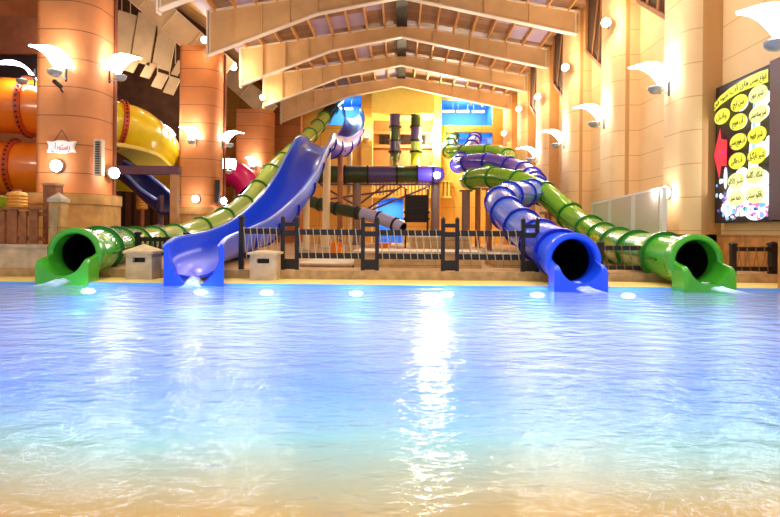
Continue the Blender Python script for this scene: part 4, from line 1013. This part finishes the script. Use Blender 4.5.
    for i, wd in enumerate(words_):
        a = [(up[i][k] + lo[i][k]) / 2 for k in (0, 1)]; b = [(up[i + 1][k] + lo[i + 1][k]) / 2 for k in (0, 1)]
        pa = V((xt, Y0 - a[0] * W, zb + a[1] * H)); pb = V((xt, Y0 - b[0] * W, zb + b[1] * H)); ux = (pb - pa).normalized(); uy = V((-1, 0, 0)).cross(ux)
        text_mesh(wd, .2, ink, dsp, (pa + pb) / 2, ux, uy, width=(pb - pa).length * .8)
    u, v = uv(724.5, 153); text_mesh('اسنک بار', .14, mat('pale_violet_ink', S(190, 110, 200), .6), dsp, (xt, Y0 - u * W, zb + v * H), (0, -1, 0), (0, 0, 1), width=.18 * W)
    light('AREA', (X - .1, (Y0 + Y1) / 2, (zb + zt) / 2), 30, (.95, .97, 1), shape='RECTANGLE', size=W * .9, size_y=H * .9).rotation_euler = (0, math.radians(90), 0)
screen()

# white sloped partition with three grey panels against the wall
def partition():
    X = 7.55; t = thing('partition', 'white sloped partition with three grey panels against the pale wall', 'partition', (X, 19, DZ))
    yA, yB = X * F / 262, X * F / 191
    tp = [(yA, P(661, 189, yA).z), (yB, P(592, 205, yB).z)]
    za = tp[0][1]; zb = tp[1][1]
    q = MB(); q.prism([(X, yA, DZ), (X, yB, DZ), (X, yB, zb), (X, yA, za)], (.14, 0, 0)); q.build('body', PANW, t)
    zt = 1.15 + (232 - 204) * yA / F
    for i, (f0, f1) in enumerate(((.03, .30), (.36, .64), (.70, .96))):
        q = MB(); a, b = yA + (yB - yA) * f0, yA + (yB - yA) * f1; q.box(X - .02, X - .001, a, b, DZ + .5, 2.42); q.build('panel', PANG, t)
    q = MB(); q.bar((X + .07, yA, za + .03), (X + .07, yB, zb + .03), .2, .06); q.build('cap', WHITE, t)
partition()

# ================================================================== SIGN on the thick column
def sign():
    Y = 18.36; a, b = P(46.5, 153, Y), P(74.5, 140.5, Y); cx_, cz = (a.x + b.x) / 2, (a.z + b.z) / 2; w, h = (b.x - a.x) / 2, (b.z - a.z) / 2
    t = thing('wall_sign', 'small white scalloped sign with red script on the thick column', 'sign', (cx_, Y, a.z))
    pts = []
    for sx, sy in ((1, 1), (-1, 1), (-1, -1), (1, -1)):
        c = [(w * .92, h * .95), (w * .55, h * .72), (0, h * .98)] if sx * sy < 0 else [(0, h * .98), (w * .55, h * .72), (w * .92, h * .95)]
        c = [(w * 1.0, h * .9), (w * .6, h * .78), (w * .2, h * 1.)] if sx * sy > 0 else [(w * .2, h), (w * .6, h * .78), (w, h * .9)]
        e = [(w * .86, h * .15)]
        seq = (e + c) if sx * sy > 0 else (c + e)
        pts += [(cx_ + sx * u, cz + sy * v) for u, v in seq]
    q = MB(); q.prism([(u, Y, v) for u, v in pts], (0, .12, 0)); q.build('board', WHITE, t)
    text_mesh('رستوران', .34, mat('red_ink', S(190, 40, 44), .6), t, (cx_, Y - .01, cz), (1, 0, 0), (0, 0, 1), width=w * 1.35)
    q = MB()
    for sx in (-.3, .3): q.bar((cx_ + sx, Y + .06, b.z - .1), (cx_, Y + .06, b.z + .35), .015)
    q.build('cord', DKM, t)
sign()

# ================================================================== FENCES
FY = 13.12
def h_post(px, lab):
    x = P(px, 245, FY).x; t = thing('gate_post', lab, 'fence post', (x, FY, DZ), 'twin timber fence posts'); w = .165
    for s in (-w, w):
        q = MB(); q.box(x + s - .045, x + s + .045, FY - .05, FY + .05, DZ, 1.47); q.add(*pyr(x + s, FY, 1.47, .045, .05)); q.build('post', DARKW, t)
    for z, h in ((1.31, .045), (1.1, .06), (.72, .02)):
        q = MB(); q.box(x - w, x + w, FY - .035, FY + .035, z - h, z + h) if z > .8 else q.box(x - w, x + w, FY - .035, FY + .035, DZ + .02, .5); q.build('crossbar' if z > .8 else 'kick_panel', DARKW, t)
def pyr(x, y, z, r, h): return [(x - r, y - r, z), (x + r, y - r, z), (x + r, y + r, z), (x - r, y + r, z), (x, y, z + h)], [(0, 1, 4), (1, 2, 4), (2, 3, 4), (3, 0, 4)]
def s_post(px, z1, lab, w=.055, y=FY):
    x = P(px, 250, y).x; t = thing('fence_post', lab, 'fence post', (x, y, DZ), 'single timber fence posts')
    q = MB(); q.box(x - w, x + w, y - w, y + w, DZ, z1 - .06); q.build('shaft', DARKW, t)
    q = MB(); q.box(x - w * 1.25, x + w * 1.25, y - w * 1.25, y + w * 1.25, z1 - .06, z1 - .02); q.add(*pyr(x, y, z1 - .02, w * 1.25, .05)); q.build('cap', DARKW, t)
def section(pxa, pxb, zt, zb, n, lab, y=FY, ropem=None, rw=.065):
    xa, xb = P(pxa, 245, y).x, P(pxb, 245, y).x; t = thing('rope_fence', lab, 'fence', ((xa + xb) / 2, y, DZ), 'rope fence sections')
    for z in (zt, zb):
        q = MB(); q.box(xa, xb, y - .05, y + .05, z - rw, z + rw); q.build('rail', DARKW, t)
    for i in range(n):
        f = (i + .5) / n; x = xa + (xb - xa) * f; dx = (xb - xa) / n * .42
        for s in (-1, 1):
            q = MB(); q.tube((x - s * dx * .8, y - .07 * s, zt + rw), (x + s * dx * .35, y - .07 * s, zb - rw), .01, n=6); q.build('rope', ropem or ROPE, t)
        q = MB()
        q.tube((x - dx * .8, y - .07, zt + rw + .012), (x - dx * .8, y + .07, zt + rw + .012), .013, n=6); q.build('rope_turn', ropem or ROPE, t)
h_post(290, 'twin dark timber post beside the open blue slide')
h_post(370, 'twin dark timber post below the small sloping tube')
h_post(450, 'twin dark timber post below the yellow end wall')
h_post(530, 'twin dark timber post beside the blue tube')
s_post(241.5, 1.5, 'tall dark timber post in front of the open blue slide')
s_post(600.5, .97, 'short dark timber post beside the blue tube mouth')
s_post(653.5, .97, 'short dark timber post beside the green tube mouth')
s_post(733, .97, 'short dark timber post half hidden behind the green tube mouth')
s_post(773, .98, 'thick short dark timber post at the end of the rope fence', .08)
section(243.5, 282, 1.14, .58, 6, 'rope fence section in front of the open blue slide')
section(298, 361.5, 1.13, .58, 9, 'rope fence section under the cream poles')
section(378.5, 441.5, 1.13, .58, 9, 'rope fence section under the black climbing tower')
section(458.5, 521.5, 1.13, .58, 8, 'rope fence section under the green slide turn')
DROPE = mat('dark_hemp_rope', S(150, 110, 66), .85)  # darker rope of the lower fence sections
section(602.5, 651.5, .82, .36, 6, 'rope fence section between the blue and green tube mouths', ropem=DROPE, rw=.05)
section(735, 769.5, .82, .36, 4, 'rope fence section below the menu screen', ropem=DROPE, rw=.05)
# low knobbed fence behind the green tube
def low_fence():
    y = 14.6; xa, xb = P(138, 240, y).x, P(187, 240, y).x; t = thing('low_fence', 'low dark fence with knobbed posts behind the stone hut lights', 'fence', ((xa + xb) / 2, y, DZ))
    for x in (xa, xb):
        q = MB(); q.box(x - .06, x + .06, y - .06, y + .06, DZ, 1.0); q.build('post', DARKW, t)
        q = MB(); q.lathe((x, y, 1.0), [(.06, 0), (.1, .04), (.1, .08), (0, .12)], 12); q.build('knob', DARKW, t, True)
    for z in (.9, .6):
        q = MB(); q.box(xa, xb, y - .04, y + .04, z - .05, z + .05); q.build('rail', DARKW, t)
    for i in range(10):
        x = xa + (xb - xa) * (i + .5) / 10; q = MB(); q.lathe((x, y, .55), [(.03, 0), (.05, .1), (.03, .25), (.05, .42)], 8); q.build('spindle', DARKW, t, True)
low_fence()

# stone hut lights
def hut(px, lab, pyr_h):
    y = 12.5; x = P(px, 265, y).x; w = .29; t = thing('hut_light', lab, 'deck light', (x, y, .045), 'stone hut lights')
    z0, z1 = .045, .62
    q = MB()
    # walls round a slot
    q.box(x - w, x + w, y - .01, y + .5, z0, z1 - .2); q.box(x - w, x + w, y - .01, y + .5, z1 - .09, z1); q.box(x - w, x - .14, y - .01, y + .5, z1 - .2, z1 - .09); q.box(x + .14, x + w, y - .01, y + .5, z1 - .2, z1 - .09)
    q.box(x - .14, x + .14, y + .2, y + .5, z1 - .2, z1 - .09)
    q.build('body', STONEP, t)
    q = MB(); r = .34
    q.add([(x - r, y - .06, z1), (x + r, y - .06, z1), (x + r, y + .56, z1), (x - r, y + .56, z1), (x - r, y - .06, z1 + .05), (x + r, y - .06, z1 + .05), (x + r, y + .56, z1 + .05), (x - r, y + .56, z1 + .05), (x, y + .25, z1 + .05 + pyr_h)],
          [(3, 2, 1, 0), (0, 1, 5, 4), (1, 2, 6, 5), (2, 3, 7, 6), (3, 0, 4, 7), (4, 5, 8), (5, 6, 8), (6, 7, 8), (7, 4, 8)]); q.build('roof', mat('hut_roof_stone', S(222, 190, 140), .75, var=.15, vscale=6), t)
    q = MB(); q.box(x - .14, x + .14, y + .1, y + .2, z1 - .2, z1 - .09); q.build('slot', BLACKG, t)
hut(139, 'stone hut light with a pointed roof between the green tube and blue slide', .16)
hut(263, 'stone hut light with a nearly flat roof in front of the rope fence', .05)

# left: low stone wall, pickets and stone pillar
def left_wall():
    y = 12.97; xr = P(47, 260, y).x
    q = MB(); q.box(-13, xr, y, y + .35, 0, .72); o = structure(q.build('wall_pool_side', STONEP))
    q = MB(); q.box(-13, xr + .02, y - .03, y + .38, .72, .78); structure(q.build('trim_8', STONEP))
    t = thing('picket_fence', 'brown timber picket fence on the low stone wall', 'fence', ((xr - 10.5) / 2, y + .17, .78)); zt = 1.6
    x = xr - .3; i = 0
    while x > -10.6:
        w = (.19, .15, .22)[i % 3]; q = MB(); h = zt - .04 * (i % 2); q.box(x - w, x, y + .1, y + .16, .8, h); q.build('picket', BROWNW, t); x -= w + .07; i += 1
    for z in (.92, 1.5):
        q = MB(); q.box(-10.7, xr - .2, y + .17, y + .24, z - .05, z + .05); q.build('rail', BROWNW, t)
    q = MB(); q.box(-10.7, xr - .2, y + .07, y + .25, zt, zt + .06); q.build('top_rail', BROWNW, t)
    x = P(54, 230, y).x; t = thing('stone_pillar', 'square sandstone pillar with a pointed cap at the end of the pickets', 'pillar', (x, y + .2, DZ)); w = .14
    q = MB(); q.box(x - w, x + w, y + .02, y + .32, DZ, 1.78); q.build('shaft', PLINTH, t)
    q = MB(); q.box(x - w * .55, x + w * .55, y - .005, y + .02, .9, 1.66); q.build('inset', STONE, t)
    q = MB(); q.box(x - w * 1.15, x + w * 1.15, y - .01, y + .35, 1.78, 1.86); q.add(*pyr(x, y + .17, 1.86, w * 1.15, .15)); q.build('cap', STONEP, t)
    t = thing('wooden_post', 'short brown wooden post standing behind the sandstone pillar', 'post', (x - .42, y + .6, DZ)); x -= .42
    q = MB(); q.box(x - .16, x + .14, y + .5, y + .8, DZ, 2.2); q.build('shaft', BROWNW, t); q = MB(); q.box(x - .18, x + .16, y + .48, y + .82, 2.2, 2.26); q.build('cap', TANP, t)
left_wall()

# stone platforms behind the fence
for k, (pa, pb, Y, z, d, lab) in enumerate(((300, 352, 14.2, .34, 2.5, 'low stone landing under the cream poles behind the fence'), (354, 482, 14.2, .66, 2.2, 'long pale stone bench wall behind the middle of the rope fence'), (494, 540, 14.6, .6, 1.6, 'short pale stone bench wall beside the blue tube'), (410, 470, 17, 1.02, 1.5, 'raised stone step below the black climbing tower'))):
    a, b = P(pa, 250, Y).x, P(pb, 250, Y).x; t = thing('stone_bench', lab, 'bench wall', ((a + b) / 2, Y + d / 2, DZ), 'stone bench walls')
    q = MB(); q.box(a, b, Y, Y + d, DZ, z - .05); q.build('body', panel_mat('stone_blocks', S(214, 172, 110), S(150, 110, 66), .3, .9, 'X', w=.012, var=.25, vscale=4), t)
    q = MB(); q.box(a - .04, b + .04, Y - .04, Y + d, z - .05, z); q.build('coping', STONEP, t)
# small orange buckets and a bin glimpsed behind the ropes
for k, (px, Y, m, lab) in enumerate(((336, 19, ORANGE, 'orange bucket on the deck behind the rope fence under the poles'), (383, 18.5, ORANGE, 'orange bucket on the deck behind the twin post under the small tube'))):
    p = P(px, 250, Y); t = thing('bucket', lab, 'bucket', (p.x, Y, DZ), 'orange buckets on the deck'); q = MB(); q.lathe((p.x, Y, DZ), [(.16, 0), (.24, .5), (.26, .5), (.26, .54), (.22, .54), (.15, .04)], 16); q.build('pail', m, t, True)
    q = MB(); pts = [V((p.x + .25 * math.cos(a), Y, DZ + .52 + .2 * math.sin(a))) for a in [PI * i / 10 for i in range(11)]]
    fr, _ = frames_of(pts); q.sweep(pts, circ(.012, 6), fr); q.build('handle', GREYM, t)

# ================================================================== underwater lamps
for k, (px, py) in enumerate(((91, 290), (203, 293), (268, 292), (357, 293), (447, 293), (537, 297), (627, 296.5), (709, 297))):
    Y = 11.45; p = P(px, py, Y); t = thing('pool_lamp', 'underwater lamp at the pool edge, ' + ('in front of the green tube by the thick column', 'in front of the open blue slide', 'in front of the flat-roofed stone hut', 'in front of the twin post under the small tube', 'beside the bright reflection of the pier lamp', 'just before the blue tube mouth', 'between the blue and green tube mouths', 'in front of the green tube on the wall side')[k], 'pool lamp', (p.x, EDGE, -.25), 'underwater pool lamps')
    x = (px - 400) * 11.6 / F
    def flat(b): b.v = [V((p.x, p.y, -.12 + (p.z + .12) * .42)) for p in b.v]; return b
    q = MB(); q.lathe((x, EDGE - .0, -.12), [(.2, -.05), (.2, .05), (.15, .08)], 20, (0, -1, 0)); flat(q).build('bezel', GREYM, t, True)
    q = MB(); q.lathe((x, EDGE - .06, -.12), [(.15, 0), (.14, .05), (.08, .08), (0, .09)], 20, (0, -1, 0)); flat(q).build('lens', BULBC, t, True)
    light('POINT', (x, EDGE - .45, -.2), 26, (.5, .85, 1), .12)
mb = MB(); mb.box(-16, 8.85, EDGE, EDGE + .1, -1.2, .044); structure(mb.build('wall_pool', mat('pool_tile', S(120, 180, 235), .3)))

# ================================================================== LIGHT
w = bpy.data.worlds.new('hall_daylight'); sc.world = w; w.use_nodes = True
bg = w.node_tree.nodes['Background']; bg.inputs['Color'].default_value = (1, .93, .86, 1); bg.inputs['Strength'].default_value = .5
# unseen fill lights added overhead to brighten the pool and its edge
for x in (-5, 0, 5):
    for y in (3.8, 8.5):
        aim(light('AREA', (x, y, 11.2), 105, (.92, .95, 1), shape='DISK', size=1.2, spread=math.radians(80)), (0, 0, -1))
    aim(light('AREA', (x, 16, 11.2), 230, (1, .88, .72), shape='DISK', size=1.2), (0, 0, -1))
light('POINT', (-15, 16.5, 5.5), 110, (1, .9, .75), .4)  # added fill light for the orange raft tubes, unseen and without fixture
for y, p in ((25, 120), (31, 120)):  # unseen fill lights added to brighten the side aisle
    light('POINT', (-15.5, y, 9.5), p, (1, .8, .55), .4)
# warm point lights without fixtures that wash the end wall and the roof
for x, y in ((-6.5, 24), (6.5, 24), (-6.5, 34), (6.5, 34), (0, 40)):
    light('POINT', (x, y, 8.6), 120, (1, .82, .56), .3)

sc.view_settings.view_transform = 'Standard'; sc.view_settings.look = 'None'; sc.view_settings.gamma = 1; sc.view_settings.use_curve_mapping = False
sc.view_settings.exposure = .35
sc.cycles.use_denoising = True; sc.cycles.max_bounces = 8; sc.cycles.transparent_max_bounces = 12; sc.cycles.sample_clamp_indirect = 6
